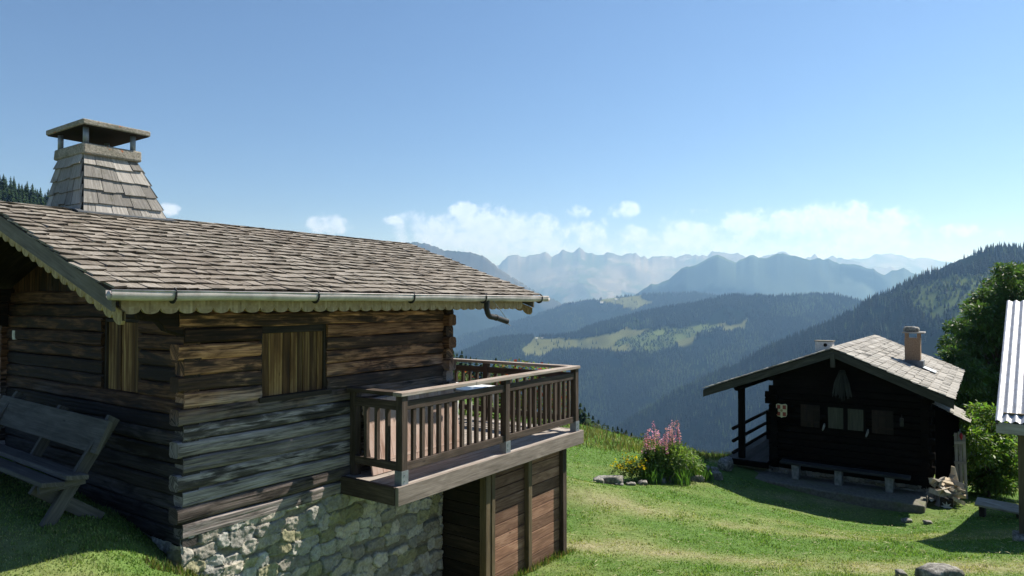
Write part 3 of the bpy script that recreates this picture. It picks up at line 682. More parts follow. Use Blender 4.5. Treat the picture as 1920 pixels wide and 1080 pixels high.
# rubble stone foundation: displaced sheet with real stones
def stone_sheet(w_len, z0, z1, place, seed, back):
    du = .0095; nu = int(w_len/du); nz = int((z1-z0)/du)
    U, Zz = np.meshgrid(np.linspace(0, w_len, nu), np.linspace(z0, z1, nz)); u, z = U.ravel(), Zz.ravel()
    r = np.random.default_rng(seed); cw, chh = .235, .145; S = []
    for j in range(-1, int((z1-z0)/chh)+2):
        x = -.3 + r.uniform(0, .2)
        while x < w_len+.3:
            wd = cw*r.uniform(.55, 1.5); S.append((x+wd/2, z0+(j+.5+r.uniform(-.32, .32))*chh, wd, chh*r.uniform(.75, 1.25))); x += wd
    S = np.array(S); f1 = np.full(len(u), 9.0); f2 = np.full(len(u), 9.0); idx = np.zeros(len(u), int)
    uu = u + .085*(fbm(u*7, z*9, 3, seed)-.5); zz = z + .075*(fbm(u*7+40, z*9, 3, seed+1)-.5)
    for i, (a, b, wd, hg) in enumerate(S):
        d = (np.abs((uu-a)/(wd*.5))**3.2 + np.abs((zz-b)/(hg*.5))**3.2)**(1/3.2)
        m = d < f1; f2 = np.where(m, f1, np.minimum(f2, d)); idx = np.where(m, i, idx); f1 = np.where(m, d, f1)
    big = r.uniform(-.35, .35, (len(S), 2)); out = r.uniform(.0, .035, len(S))
    body = sstep(1.22, .98, f1)*sstep(0.015, .085, f2-f1)
    h = body*(.020 + out[idx]*.6 + big[idx, 0]*(u-S[idx, 0])*.5 + big[idx, 1]*(z-S[idx, 1])*.5)
    h += body*.030*(fbm(u*14, z*14, 4, seed+5)-.5) + .020*(ridged(u*22, z*22, 3, seed+6)-.6)*body + .012*(fbm(u*30, z*30, 3, seed+7)-.5)
    tone = r.uniform(.6, 1.25, len(S))[idx]; hue = r.random(len(S))[idx][:, None]
    st = (np.array((.47, .43, .36))*hue + np.array((.41, .41, .385))*(1-hue))*tone[:, None]
    st = np.where(r.random(len(S))[idx][:, None] < .12, np.array((.32, .31, .20))*tone[:, None], st)
    st *= (.7+.6*fbm(u*20, z*20, 4, seed+9))[:, None]
    mo = np.array((.22, .205, .165))*(.6+.8*fbm(u*12, z*12, 3, seed+8))[:, None]
    col = mo + (st-mo)*sstep(.15, .6, body)[:, None]
    V = np.array([place(a, c_, b) for a, b, c_ in zip(u, z, h)])
    return V, grid_q(nz, nu), col
V, Q, c = stone_sheet(3.46, -4.0, -2.055, lambda a, h, z: (a-.01, .035-h, z), 5, .2)
fnd = np_mesh('stone_foundation', V, Q, M['stonewall'], c, cab, smooth=True, origin=tuple(ORG[cab.name]))
V, Q, c = stone_sheet(4.0, -2.9, -2.125, lambda a, h, z: (.035-h, 4.0-a, z), 9, .2)
np_mesh('stone_foundation', V, Q, M['stonewall'], c, cab, smooth=True, origin=tuple(ORG[cab.name]))
mb = MB(); mb.box((.06, .06, -4.0), (3.45, 3.95, -2.0)); mb.build('foundation_core', M['interior'], cab)

# shingled roof
def shingles(mb, w_e, z_e, w_r, z_r, t0, t1, expo, wmin, wmax, th, jag=.02, lift=.5, over=.0):
    e = Vector((0, w_r-w_e, z_r-z_e)); L = e.length; e.normalize(); nrm = Vector((1, 0, 0)).cross(e)
    if nrm.z < 0: nrm = -nrm
    k = 0; s_ = 0.0; mb.cur = (1, 1, 1)
    while s_ < L - expo*.35 + over:
        x = t0 - random.uniform(0, .06)
        while x < t1:
            wd = random.uniform(wmin, wmax); x1 = min(x+wd, t1+random.uniform(0, .03)); g = .003
            lo = s_ + random.uniform(-jag, jag); hi = min(lo + expo*1.75, L+over+.02)
            h0 = th*random.uniform(.9, 1.5); l0 = th*(1+lift) + random.uniform(-.002, .008); l1 = .002
            tl = random.uniform(-.006, .006)
            if x1-x > .03:
                def q(tt, ss, hh): return Vector((tt, w_e, z_e)) + e*ss + nrm*hh
                a0, a1 = lo+random.uniform(-.008, .008), lo+random.uniform(-.008, .008)
                rows = [[q(x+g, a0, l0+tl+h0), q(x1-g, a1, l0-tl+h0), q(x1-g, a1, l0-tl), q(x+g, a0, l0+tl)],
                        [q(x+g, hi, l1+h0*.6), q(x1-g, hi, l1+h0*.6), q(x1-g, hi, l1-.004), q(x+g, hi, l1-.004)]]
                mb.grid(rows, True)
                mb.cur = (.40, .36, .31); mb.face([rows[0][0], rows[0][1], rows[0][2], rows[0][3]]); mb.cur = (1, 1, 1)
            x = x1
        s_ += expo*random.uniform(.95, 1.05); k += 1
T0, T1 = -.85, 4.9
mb = MB(); shingles(mb, -.56, .085, 2.0, .955, T0, T1, .145, .08, .19, .012, jag=.013, lift=.6, over=.05)
shingles(mb, 4.5, .105, 2.0, .955, T0, T1, .155, .09, .20, .014)
roof = mb.build('roof', M['shingle'], cab)
mb = MB()
for (wa, wb, za, zb) in ((-.46, 2.0, .075, .911), (4.46, 2.0, .075, .911)):
    mb.prism([(T0+.03, wa, za), (T0+.03, wb, zb), (T0+.03, wb, zb+.032), (T0+.03, wa, za+.032)], (T1-T0-.06, 0, 0))
mb.build('roof_boards', M['frame'], roof)
# rake boards with scalloped yellow strip, both gables
def scallop(mb, a, b, hg, n, amp, ext, up=Vector((0, 0, 1)), notch=True):
    a, b = Vector(a), Vector(b); poly = [a+up*hg, b+up*hg]; N = n*8
    for i in range(N+1):
        q = 1 - i/N; f = (q*n) % 1.0
        poly.append(a.lerp(b, q) - up*(amp*math.sin(math.pi*f)**.7) + (up*amp*.45 if notch and (f < .01 or f > .99) else Vector()))
    # split in strips so the concave outline stays clean
    M_ = len(poly)
    low = poly[2:]
    ext = Vector(ext)
    for i in range(len(low)-1):
        q0, q1 = 1-i/N, 1-(i+1)/N
        t0_, t1_ = a.lerp(b, q0)+up*hg, a.lerp(b, q1)+up*hg
        P = [t0_, t1_, low[i+1], low[i]]; Q_ = [p+ext for p in P]
        ln = (b-a).length; us = [q0*ln, q1*ln, q1*ln, q0*ln]; vs = [hg, hg, 0, 0]
        mb.face(P[::-1], [(u, v) for u, v in zip(us, vs)][::-1]); mb.face(Q_, list(zip(us, vs)))
        mb.face([P[3], P[2], Q_[2], Q_[3]], [(us[3], 0), (us[2], 0), (us[2], .03), (us[3], .03)])
        mb.face([P[1], P[0], Q_[0], Q_[1]], [(us[3], 0), (us[2], 0), (us[2], .03), (us[3], .03)])
for tt, d in ((T0+.02, 1), (T1-.05, -1)):
    for s_ in (1, -1):
        we, wr = 2-2.47*s_, 2.0
        mb = MB(); mb.prism([(tt, we, -.065), (tt, wr, .775), (tt, wr, .915), (tt, we, .075)], (.03, 0, 0)); bg_ = mb.build('bargeboard', M['barge'], cab, bevel=.003)
        mb = MB(); scallop(mb, (tt+.075*d+(.0 if d > 0 else .03), we+.0*s_, -.150), (tt+.075*d+(.0 if d > 0 else .03), wr, .690), .085, 16, .035, (.025, 0, 0), Vector((0, 0, 1)))
        mb.build('scalloped_strip', M['yellow'], bg_)
mb = MB(); scallop(mb, (T0+.12, -.40, -.055), (4.68, -.40, -.055), .085, 36, .032, (0, .025, 0)); mb.build('scalloped_valance', M['valance'], cab)
# gutter, brackets and spout
mb = MB(); gx = [-.9+i*.20 for i in range(30)]; gx = [x for x in gx if x < 4.88]+[5.02]
rows = []
PG = [(-.046, .048), (-.050, .026), (-.049, .004), (-.040, -.022), (-.020, -.038), (.005, -.042), (.028, -.034), (.044, -.012), (.047, .02), (.047, .045)]
for x in gx: rows.append([(x, -.575+a_+.002*math.sin(x*9), .052+b_*.80+.003*math.sin(x*5+1)) for a_, b_ in PG])
mb.grid(rows); rows2 = [[(p[0], p[1]*1.0+(-.575-p[1])*.06, p[2]+.004) for p in r] for r in rows]; mb.grid([r[::-1] for r in rows2])
mb.tube([(-.9, -.622, .091), (2, -.622, .091), (5.02, -.622, .091)], .007, 8)
mb.tube([(-.9, -.575, .055), (-.895, -.575, .055)], [.034, .034], 14); mb.tube([(4.86, -.575, .048), (5.08, -.575, .050)], .03, 14)
gut = mb.build('gutter', M['zinc'], cab, smooth=True)
for x in (-.43, .94, 2.24, 3.54, 4.84):
    mb = MB(); pts = [(x, -.575+.050*math.cos(math.pi*(1.0+j/10)), .060+.052*math.sin(math.pi*(1.0+j/10))) for j in range(11)]
    pts = [(x, -.60, .108), (x, -.626, .09)] + pts[1:]
    for a, b in zip(pts[:-1], pts[1:]): mb.beam(a, b, .030, .008, (1, 0, 0.01))
    mb.build('gutter_bracket', M['darkmetal'], gut)
mb = MB()
pts = [(3.62, -.575, .03)] + [(3.62, -.575, 0-.02*i) for i in range(4)] + [(3.62+.13*(1-math.cos(a)), -.575, -.07-.13*math.sin(a)*.9) for a in [R(d) for d in range(10, 75, 13)]] + [(3.80, -.575, -.185), (4.06, -.575, -.245)]
mb.tube(pts, .036, 12, cap=False); mb.tube([pts[-2], (3.83, -.575, -.193)], .041, 12); dsp = mb.build('downspout', M['darkmetal'], gut, smooth=True)
mb = MB(); mb.prism([(4.04, -.60, -.262), (4.14, -.585, -.30), (4.13, -.56, -.285), (4.06, -.54, -.262)], (0, 0, -.008)); mb.tube([(3.68, -.60, .06), (4.03, -.59, -.205)], .004, 6); mb.tube([(4.03, -.59, -.205), (4.10, -.585, -.22)], .004, 6)
mb.build('stay_wire', M['steel'], dsp)

# chimney: shingled tapering stack, concrete collar, four pipes and a slab
B_ = [(-.05, 1.86), (.82, 1.86), (.82, 2.70), (-.05, 2.70)]; Tp = [(.0, 1.985), (.535, 1.985), (.535, 2.56), (.0, 2.56)]
zb_, zt_ = .90, 1.56
mb = MB(); core = [[(a, b, zb_-.1) for a, b in B_], [(a+.0, b, zt_) for a, b in Tp]]; mb.cur = (.5, .5, .5); mb.grid(core, True, cap=True); mb.cur = (1, 1, 1)
def lerp2(i, q, v):
    a0, a1 = Vector((*B_[i], zb_)), Vector((*B_[(i+1) % 4], zb_)); b0, b1 = Vector((*Tp[i], zt_)), Vector((*Tp[(i+1) % 4], zt_))
    return a0.lerp(a1, q).lerp(b0.lerp(b1, q), v)
for i in range(4):
    nr = (lerp2(i, 1, 0)-lerp2(i, 0, 0)).cross(lerp2(i, 0, 1)-lerp2(i, 0, 0)).normalized()
    for k in range(5):
        v0 = k*.205; v1 = min(v0+.30, 1.0); q = 0.0
        n_s = int(6-k*.5)
        cuts = [0]+sorted((j+random.uniform(-.3, .3))/n_s for j in range(1, n_s))+[1]
        for a, b in zip(cuts[:-1], cuts[1:]):
            v0j = v0+random.uniform(-.02, .02); th = random.uniform(.012, .018); lf = .022+random.uniform(0, .008); g = .004
            ex = .012 if a == 0 else -g; ey = .012 if b == 1 else -g
            rr = [[lerp2(i, a-ex if a == 0 else a+g, v0j)+nr*(lf+th), lerp2(i, b+ey if b == 1 else b-g, v0j+random.uniform(-.015, .015))+nr*(lf+th), lerp2(i, b, v0j)+nr*lf, lerp2(i, a, v0j)+nr*lf],
                  [lerp2(i, a+g, v1)+nr*(.004+th*.7), lerp2(i, b-g, v1)+nr*(.004+th*.7), lerp2(i, b, v1)-nr*.004, lerp2(i, a, v1)-nr*.004]]
            mb.grid(rr, True, cap=True)
chm = mb.build('chimney', M['shingle_grey'], cab)
mb = MB(); mb.box((-.03, 1.925, 1.555), (.575, 2.63, 1.675), wob=.006); mb.build('collar', M['concrete'], chm, bevel=.018)
for x, y in ((.02, 1.98), (.50, 1.98), (.50, 2.58), (.02, 2.58)):
    mb = MB(); mb.tube([(x, y, 1.67), (x, y, 1.86)], .028, 12); mb.build('pipe_post', M['steel'], chm, smooth=True)
mb = MB(); lo = [(-.06, 1.86, 1.79), (.635, 1.86, 1.79), (.635, 2.76, 1.79), (-.06, 2.76, 1.79)]
mb.grid([[(a, b, 1.85) for a, b, _ in lo], [(a, b, 1.905) for a, b, _ in lo], [(.29+(a-.29)*.3, 2.3+(b-2.3)*.3, 1.965) for a, b, _ in lo]], True, cap=True); mb.build('cap_slab', M['concrete'], chm, bevel=.010)
mb = MB(); mb.box((-.045, 1.875, 1.842), (.62, 2.745, 1.8485)); mb.build('dark_soffit', M['interior'], chm)  # thin dark plate under the cap slab
mb = MB(); mb.prism([(-.12, 1.80, .925), (.90, 1.80, .925), (.90, 1.88, .955), (-.12, 1.88, .955)], (0, 0, .012)); mb.build('flashing', M['flash'], chm)

# balcony: deck, fascia, railing
DZ = -1.88
mb = MB(); x = -.80
while x < -.01:
    mb.beam((1.80, x+.048, DZ-.015), (5.60, x+.048, DZ-.015), .092, .03, wob=.002, seg=4); x += .098
while x < 3.2:
    mb.beam((3.66, x+.048, DZ-.015), (5.60, x+.048, DZ-.015), .092, .03, wob=.002, seg=3); x += .098
deck = mb.build('balcony_deck', M['deck'], cab)
mb = MB(); mb.beam((1.775, -.823, DZ-.09), (5.64, -.823, DZ-.09), .045, .19, seg=5, wob=.002); mb.build('front_fascia', M['fascia'], deck, bevel=.005)
mb = MB(); mb.beam((1.785, -.80, DZ-.0885), (1.785, .02, DZ-.0885), .045, .187); mb.build('end_fascia', M['rail'], deck, bevel=.005)
mb = MB(); mb.beam((5.62, -.80, DZ-.0885), (5.62, 3.2, DZ-.0885), .045, .187); mb.build('end_fascia', M['fascia'], deck, bevel=.005)
mb = MB()
for wv in (-.45, .5, 1.6, 2.7): mb.tube([(3.56 if wv > 0 else 2.0, wv, DZ-.16), (5.75, wv, DZ-.16)], .075, 12)
mb.build('joists', M['rail'], deck)
def post(t, wv, z0, z1, s=.088, shoe=True):
    mb = MB(); mb.box((t-s/2, wv-s/2, z0), (t+s/2, wv+s/2, z1), 2); p = mb.build('railing_post', M['rail'], cab, bevel=.005)
    if shoe:
        mb = MB(); mb.box((t-s/2-.006, wv-s/2-.006, DZ), (t+s/2+.006, wv-s/2+.004, DZ+.15)); mb.box((t-s/2-.006, wv-s/2, DZ), (t-s/2+.003, wv+s/2+.006, DZ+.149))
        mb.box((t-s/2-.005, wv+s/2-.003, DZ), (t+s/2+.005, wv+s/2+.005, DZ+.148))
        for dz in (.05, .11): mb.tube([(t-.01, wv-s/2-.014, DZ+dz), (t-.01, wv-s/2-.004, DZ+dz)], .008, 6)
        mb.build('post_shoe', M['steel'], p)
RW = -.77
for t, wv in ((1.90, RW), (3.745, RW), (5.50, RW), (1.93, -.045), (5.50, .85), (5.50, 2.4)): post(t, wv, DZ-.02 if wv > -.7 else DZ, -.965, shoe=(wv < -.5))
def cap_rail(a, b, name='handrail', m='cap', wd=.125):
    mb = MB(); mb.beam(a, b, wd, .042, wob=.002, seg=6); mb.build(name, M[m], cab, bevel=.006)
cap_rail((1.83, RW, -.944), (3.08, RW, -.944)); cap_rail((3.084, RW, -.944), (5.57, RW, -.944))
cap_rail((1.90, RW+.065, -.945), (1.90, .02, -.945), m='rail'); cap_rail((5.50, RW+.065, -.945), (5.50, 3.1, -.945))
def rails(a, b):
    for z, h in ((-1.07, .092), (-1.70, .085)):
        mb = MB(); mb.beam((*a, z), (*b, z), .045, h, wob=.0015, seg=4); mb.build('rail', M['rail'], cab, bevel=.004)
rails((1.945, RW), (3.70, RW)); rails((3.79, RW), (5.456, RW)); rails((1.90, RW+.045), (1.90, -.09)); rails((5.50, RW+.045), (5.50, .805)); rails((5.50, .895), (5.50, 2.355))
bal_proto = None
def baluster(t, wv):
    mb = MB(); mb.box((t-.021, wv-.021, -1.70), (t+.021, wv+.021, -1.08), 2); mb.build('baluster', M['rail'], cab)
for i in range(12): baluster(1.945+ (3.70-1.945)*(i+1)/13, RW+.004)
for i in range(12): baluster(3.79 + (5.456-3.79)*(i+1)/13, RW+.004)
for i in range(3): baluster(1.903, RW+.045 + (.635)*(i+1)/4)
for i in range(10): baluster(5.503, RW+.045 + 1.53*(i+1)/11)
for i in range(9): baluster(5.503, .895 + 1.46*(i+1)/10)
# board walls and posts of the store room below the balcony
PW = -.65
mb = MB(); z = -4.0
while z < -2.14:
    h = random.uniform(.135, .16); mb.beam((3.53, PW+.02, z+h/2), (4.37, PW+.02, z+h/2), .028, h-.009, wob=.001)
    mb.beam((4.45, PW+.02, z+h/2), (5.28, PW+.02, z+h/2), .028, h-.009, wob=.001); z += h
sw_ = mb.build('store_wall', M['panel'], cab, bevel=.003)
mb = MB(); mb.box((3.52, PW+.040, -4.0), (5.30, PW+.052, -2.14)); mb.build('backing', M['interior'], sw_)
mb = MB(); z = -4.0
while z < -2.14:
    h = random.uniform(.135, .16); mb.beam((3.50, PW+.05, z+h/2), (3.50, .05, z+h/2), .028, h-.009); z += h
mb.build('store_side_wall', M['frame'], cab)  # near side: its deep shadow is painted in with a darker wood
mb = MB(); z = -4.0
while z < -2.14:
    h = random.uniform(.135, .16); mb.beam((5.30, PW+.05, z+h/2), (5.30, 2.9, z+h/2), .028, h-.009); z += h
mb.build('store_side_wall', M['panel'], cab)
for t, s_, wv in ((3.48, .10, PW-.01), (3.57, .07, PW-.022), (4.41, .085, PW-.012), (5.32, .10, PW-.012)):
    mb = MB(); mb.box((t-s_/2, wv-.05, -4.05), (t+s_/2, wv+.05, -2.075), 2); mb.build('store_post', M['post'] if t < 5 else M['rail'], cab, bevel=.005)

# things on the balcony
t_ = thing('leaning_plank_panel', 'pinkish weathered plank panel leaning against the cabin wall behind the railing', 'wooden panel', H1, (2.75, -.2, DZ))
mb = MB(); x = 1.97
while x < 3.5:
    b = random.uniform(.14, .2); e = min(x+b, 3.55)
    mb.beam((x+(e-x)/2, -.27, DZ+.005), (x+(e-x)/2, -.10, DZ+.80), e-x-.003, .022, (0, 1, .2)); x = e
mb.build('boards', M['pink'], t_, bevel=.002)
mb = MB(); mb.beam((1.99, -.225, DZ+.14), (3.53, -.225, DZ+.14), .06, .03, (0, .2, 1)); mb.beam((1.99, -.105, DZ+.66), (3.53, -.105, DZ+.66), .06, .03, (0, .2, 1)); mb.build('batten', M['pink'], t_)
t_ = thing('garden_table', 'white plastic table standing on the balcony beside the cabin corner', 'table', H1, (4.02, .1, DZ))
mb = MB(); mb.box((3.70, -.27, -1.165), (4.32, .50, -1.135)); tp = mb.build('tabletop', M['white'], t_, bevel=.012)
mb = MB(); mb.box((3.72, -.25, -1.20), (4.30, .48, -1.166)); mb.build('apron', M['white'], t_, bevel=.01)
for x, y, dx, dy in ((3.76, -.20, -.05, -.05), (4.26, -.20, .05, -.05), (4.26, .43, .05, .05), (3.76, .43, -.05, .05)):
    mb = MB(); mb.tube([(x, y, -1.19), (x+dx*.5, y+dy*.5, -1.5), (x+dx, y+dy, DZ)], [.022, .018, .016], 8); mb.build('leg', M['white'], t_, smooth=True)

# bench in front of the gable wall
t_ = thing('wooden_bench', 'grey wooden bench with crossed legs in the shade of the cabin gable', 'bench', H1, (-.7, 1.5, -1.82))
mb = MB(); mb.beam((-.87, .37, -1.452), (-.87, 2.75, -1.405), .17, .04, (.15, 0, 1)); mb.beam((-.69, .37, -1.432), (-.69, 2.75, -1.385), .175, .04, (.15, 0, 1)); mb.build('seat', M['greywood'], t_, bevel=.006)
mb = MB(); mb.beam((-.475, .40, -1.145), (-.475, 2.72, -1.10), .04, .285, (.45, 0, 1), wob=.002, seg=4); mb.build('backrest', M['greywood'], t_, bevel=.006)
for y, gz_ in ((.52, 0), (1.5, .03), (2.5, .06)):
    g0 = gz(*fpt(H1, -.9, y)[:2])-.02; g1 = gz(*fpt(H1, -.45, y)[:2])-.02
    if y != 1.5:
        mb = MB(); mb.beam((-.86, y, g0), (-.345, y, -1.00+gz_), .055, .10, (1, 0, .5)); mb.build('leg', M['greywood'], t_, bevel=.005)
        mb = MB(); mb.beam((-.42, y+.058, g1), (-.93, y+.058, -1.49+gz_), .055, .11, (1, 0, -.5)); mb.build('leg', M['greywood'], t_, bevel=.005)
    else:
        mb = MB(); mb.beam((-.58, y, -1.42), (-.345, y, -1.02+gz_), .05, .09, (1, 0, .5)); mb.build('back_strut', M['greywood'], t_, bevel=.005)
    mb = MB(); mb.beam((-.94, y-.06, -1.50+gz_), (-.60, y-.06, -1.48+gz_), .045, .06); mb.build('seat_bearer', M['greywood'], t_, bevel=.004)

# weathered barn glimpsed at the left edge behind the cabin
t_ = thing('log_barn', 'pale grey log barn just visible past the cabin at the left edge', 'barn', H1, (2, 7, -2.0))
mb = MB()
for k in range(16):
    zc = -2.2+.16*(k+.5); mb.log((.25, 5.68, zc), (4.2, 5.68, zc), .08, .078); mb.log((.33, 5.6, zc-.08), (.33, 8.6, zc-.08), .08, .078)
mb.build('log_wall', M['greypale'], t_)
mb = MB(); mb.prism([(-.4, 4.95, .30), (-.4, 7.2, 1.2), (-.4, 9.4, .30), (-.4, 9.4, .40), (-.4, 7.2, 1.3), (-.4, 4.95, .40)], (5, 0, 0)); mb.build('roof', M['shingle'], t_)
#PART3
# ------------------------------------------------------------------ the dark chalet (right)
ZC = -4.75
ch = thing('dark_chalet', 'dark timber chalet with pale shingle roof and side porch on the right', 'chalet', H2, (0, 0, ZC))
LW = 3.62
mb = MB()
for k in range(13):
    zc = -4.45+.17*(k+.5)
    mb.log((.09, -.06 if k % 2 else -.12, zc), (.09, LW+.10+(.10 if k in (0, 10, 11) else 0), zc), .085, .084, step=.6)
mb.build('gable_wall', M['chalet'], ch)
mb = MB()
for k in range(13):
    zc = -4.53+.17*(k+.5)
    for wv in (.08, LW-.06): mb.log((-.10 if k % 2 else -.03, wv, zc), (7.0, wv, zc), .085, .084, step=.8)
    mb.log((6.9, 0, zc), (6.9, LW, zc), .085, .084, step=.8)
mb.build('side_walls', M['chalet'], ch)
rz2 = lambda wv: (-1.10 - .4215*(2.006-wv)) if wv < 2.006 else (-1.10 - .3737*(wv-2.006))
for x in (.06, 6.85):
    mb = MB(); mb.prism([(x, 0, -2.3), (x, LW, -2.3), (x, LW, rz2(LW)-.16), (x, 2.0, rz2(2.0)-.16), (x, 0, rz2(0)-.16)], (.08, 0, 0)); mb.build('gable_boards', M['chalet'], ch)
mb = MB(); mb.box((.2, .2, -4.5), (6.8, LW-.2, -2.3)); mb.build('interior', M['interior'], ch)
V, Q, c = stone_sheet(LW+.3, -4.95, -4.42, lambda a, h, z: (.0-h, LW+.1-a, z), 15, .2)
np_mesh('stone_plinth', V, Q, M['stonewall'], c*.6, ch, smooth=True, origin=tuple(ORG[ch.name]))
# roof
TA, TB = -.60, 7.6
mb = MB(); shingles(mb, -.55, rz2(-.55)-.05, 2.006, -1.15, TA, TB, .19, .09, .20, .012, jag=.012, over=.05)
shingles(mb, 5.34, rz2(5.34)-.05, 2.006, -1.15, TA, TB, .19, .09, .20, .012, jag=.012)
rf2 = mb.build('roof', M['shingle_pale'], ch)
mb = MB()
for wa in (-.53, 5.31):
    mb.prism([(TA+.03, wa, rz2(wa)-.085), (TA+.03, 2.006, -1.185), (TA+.03, 2.006, -1.155), (TA+.03, wa, rz2(wa)-.055)], (TB-TA-.06, 0, 0))
mb.build('roof_boards', M['frame'], rf2)
for wa in (-.54, 5.33):
    mb = MB(); mb.prism([(TA, wa, rz2(wa)-.27), (TA, 2.006, -1.37), (TA, 2.006, -1.17), (TA, wa, rz2(wa)-.07)], (.045, 0, 0)); mb.build('bargeboard', M['chalet_trim'], ch, bevel=.004)
mb = MB(); mb.box((TA-.02, 1.95, -1.62), (TA+.02, 2.06, -1.27), 2); mb.build('king_post', M['chalet_trim'], ch, bevel=.01)
for wv in (.1, 2.0, LW-.1, 4.42):
    mb = MB(); mb.tube([(TA+.08, wv, rz2(wv)-.30), (7.4, wv, rz2(wv)-.30)], .09, 12); mb.build('purlin', M['chalet'], ch, smooth=True)
# porch
mb = MB(); x = LW+.1
while x < 4.75:
    mb.beam((-.25, x+.06, -4.30), (4.6, x+.06, -4.30), .115, .04); x += .12
pf = mb.build('porch_floor', M['darkseat'], ch)
mb = MB(); mb.beam((-.27, LW+.05, -4.36), (-.27, 4.80, -4.36), .06, .15); mb.beam((-.25, 4.79, -4.36), (4.6, 4.79, -4.36), .05, .15); mb.build('edge_beam', M['chalet'], pf)
mb = MB(); mb.box((.0, LW+.05, -4.95), (4.5, 4.6, -4.40)); mb.build('porch_base', M['slab'], pf, bevel=.03)
mb = MB(); mb.box((-.12, 4.355, -4.30), (.04, 4.515, rz2(4.42)-.36), 2); mb.build('porch_post', M['chalet'], ch, bevel=.01)
mb = MB(); mb.box((4.4, 4.355, -4.30), (4.56, 4.515, rz2(4.42)-.36), 2); mb.build('porch_post', M['chalet'], ch, bevel=.01)
for z in (-3.46, -3.80, -4.12):
    mb = MB(); mb.tube([(-.28, 4.60, z), (4.5, 4.60, z+random.uniform(-.01, .01))], .048, 10); mb.build('porch_rail', M['chalet'], ch, smooth=True)
for t in (3.05,):
    mb = MB(); mb.box((t-.06, 4.47, -4.30), (t+.06, 4.57, -3.40), 2); mb.build('railing_post', M['chalet'], ch, bevel=.008)
# window with two casements and open shutters
wf = MB()
for lo, hi, ax in (((-.02, 1.36, -3.29), (.05, 2.28, -3.24), 1), ((-.02, 1.36, -2.70), (.05, 2.28, -2.65), 1), ((-.022, 1.36, -3.24), (.05, 1.41, -2.70), 2), ((-.022, 2.23, -3.24), (.05, 2.28, -2.70), 2), ((-.03, 1.77, -3.24), (.05, 1.87, -2.70), 2)): wf.box(lo, hi, ax)
win = wf.build('window', M['chalet'], ch, bevel=.006)
for a, b in ((1.41, 1.77), (1.87, 2.23)):
    mb = MB(); mb.box((-.014, a, -3.24), (-.006, b, -2.70)); mb.build('curtained_pane', M['curtain'], win)
for a, b in ((2.42, 2.90), (.74, 1.22)):
    mb = MB(); x = a
    for i in range(3): mb.box((-.045, a+(b-a)*i/3+.003, -3.26), (-.02, a+(b-a)*(i+1)/3-.003, -2.68), 2)
    sh = mb.build('open_shutter', M['shutter_dark'], ch, bevel=.003)
    mb = MB(); mb.box((-.062, a+.02, -3.14), (-.045, b-.02, -3.09), 1); mb.box((-.062, a+.02, -2.83), (-.045, b-.02, -2.78), 1); mb.build('batten', M['shutter_dark'], sh)
for y, z in ((2.31, -3.22), (1.30, -3.27)):
    mb = MB(); mb.tube([(-.05, y, z+.10), (-.07, y+.005, z+.03), (-.075, y+.04, z-.07), (-.05, y+.05, z-.10)], [.012, .03, .022, .008], 8); mb.build('shutter_catch', M['stub'], ch)
# white cross shield on the wall
cy, cz = 3.38, -2.89
def shield(sx, sz, x, th, m, name, par):
    P = [(-.5, .42), (-.36, .5), (0, .44), (.36, .5), (.5, .42), (.48, -.30), (.40, -.44), (.12, -.47), (0, -.54), (-.12, -.47), (-.40, -.44), (-.48, -.30)]
    mb = MB(); mb.prism([(x, cy+a*sx, cz+b*sz) for a, b in P], (-th, 0, 0)); return mb.build(name, M[m], par, bevel=.003)
shd = shield(.28, .36, .0, .03, 'cream', 'shield', ch)
for a, b in ((-1, 1), (1, 1), (-1, -1), (1, -1)):
    mb = MB(); mb.box((-.036, cy+a*.072-.042, cz+b*.092-.052), (-.030, cy+a*.072+.042, cz+b*.092+.052)); mb.build('red_quarter', M['red'], shd)
mb = MB(); mb.tube([(-.036, cy, cz), (-.031, cy, cz)], .034, 16); mb.build('roundel', M['yellow'], shd)
# carved bundle hung in the gable
mb = MB()
for i in range(26):
    a = random.uniform(-1, 1); y0 = 1.88+a*.05; y1 = 1.88+a*.24; mb.tube([(-.03, y0, -1.72), (-.07-.05*random.random(), 1.88+a*.17, -2.05), (-.05, y1, -2.40-.14*random.random()+abs(a)*.12)], [.012, .022, .008], 5)
mb.tube([(-.05, 1.80, -1.80), (-.05, 1.96, -1.80)], .05, 8); mb.build('hanging_sheaf', M['darkseat'], ch)
mb = MB(); mb.box((-.10, .52, -3.02), (-.01, .60, -2.82)); mb.tube([(-.05, .56, -2.82), (-.05, .56, -2.77), (.0, .56, -2.74)], .012, 6); mb.build('wall_lamp', M['darkmetal'], ch, bevel=.008)
# brick chimney and little vent
def rp(px, py, Yd): return at(px, py, Yd)
cw_, ct_ = .55, 3.1
zr = rz2(cw_)
mb = MB(); mb.box((ct_-.20, cw_-.19, zr-.2), (ct_+.20, cw_+.19, zr+.72), 2, wob=.004); c2 = mb.build('chimney', M['brick'], ch, bevel=.012)
mb = MB()
for x in (-.16, .16):
    for y in (-.15, .15): mb.box((ct_+x-.035, cw_+y-.035, zr+.715), (ct_+x+.035, cw_+y+.035, zr+.86), 2)
mb.build('corner_piers', M['brick'], c2, bevel=.005)
mb = MB(); mb.box((ct_-.28, cw_-.30, zr+.86), (ct_+.27, cw_+.24, zr+.90), 1); mb.build('cover_slab', M['greypale'], c2, bevel=.008)
mb = MB(); mb.blob((ct_-.03, cw_+.03, zr+.97), (.22, .22, .085), 8); mb.build('weight_stone', M['rock'], c2, smooth=True)
mb = MB(); mb.box((ct_-.26, cw_-.26, zr-.11+.0), (ct_+.26, cw_+.25, zr+.10)); mb.build('flashing', M['flash'], c2, bevel=.01)
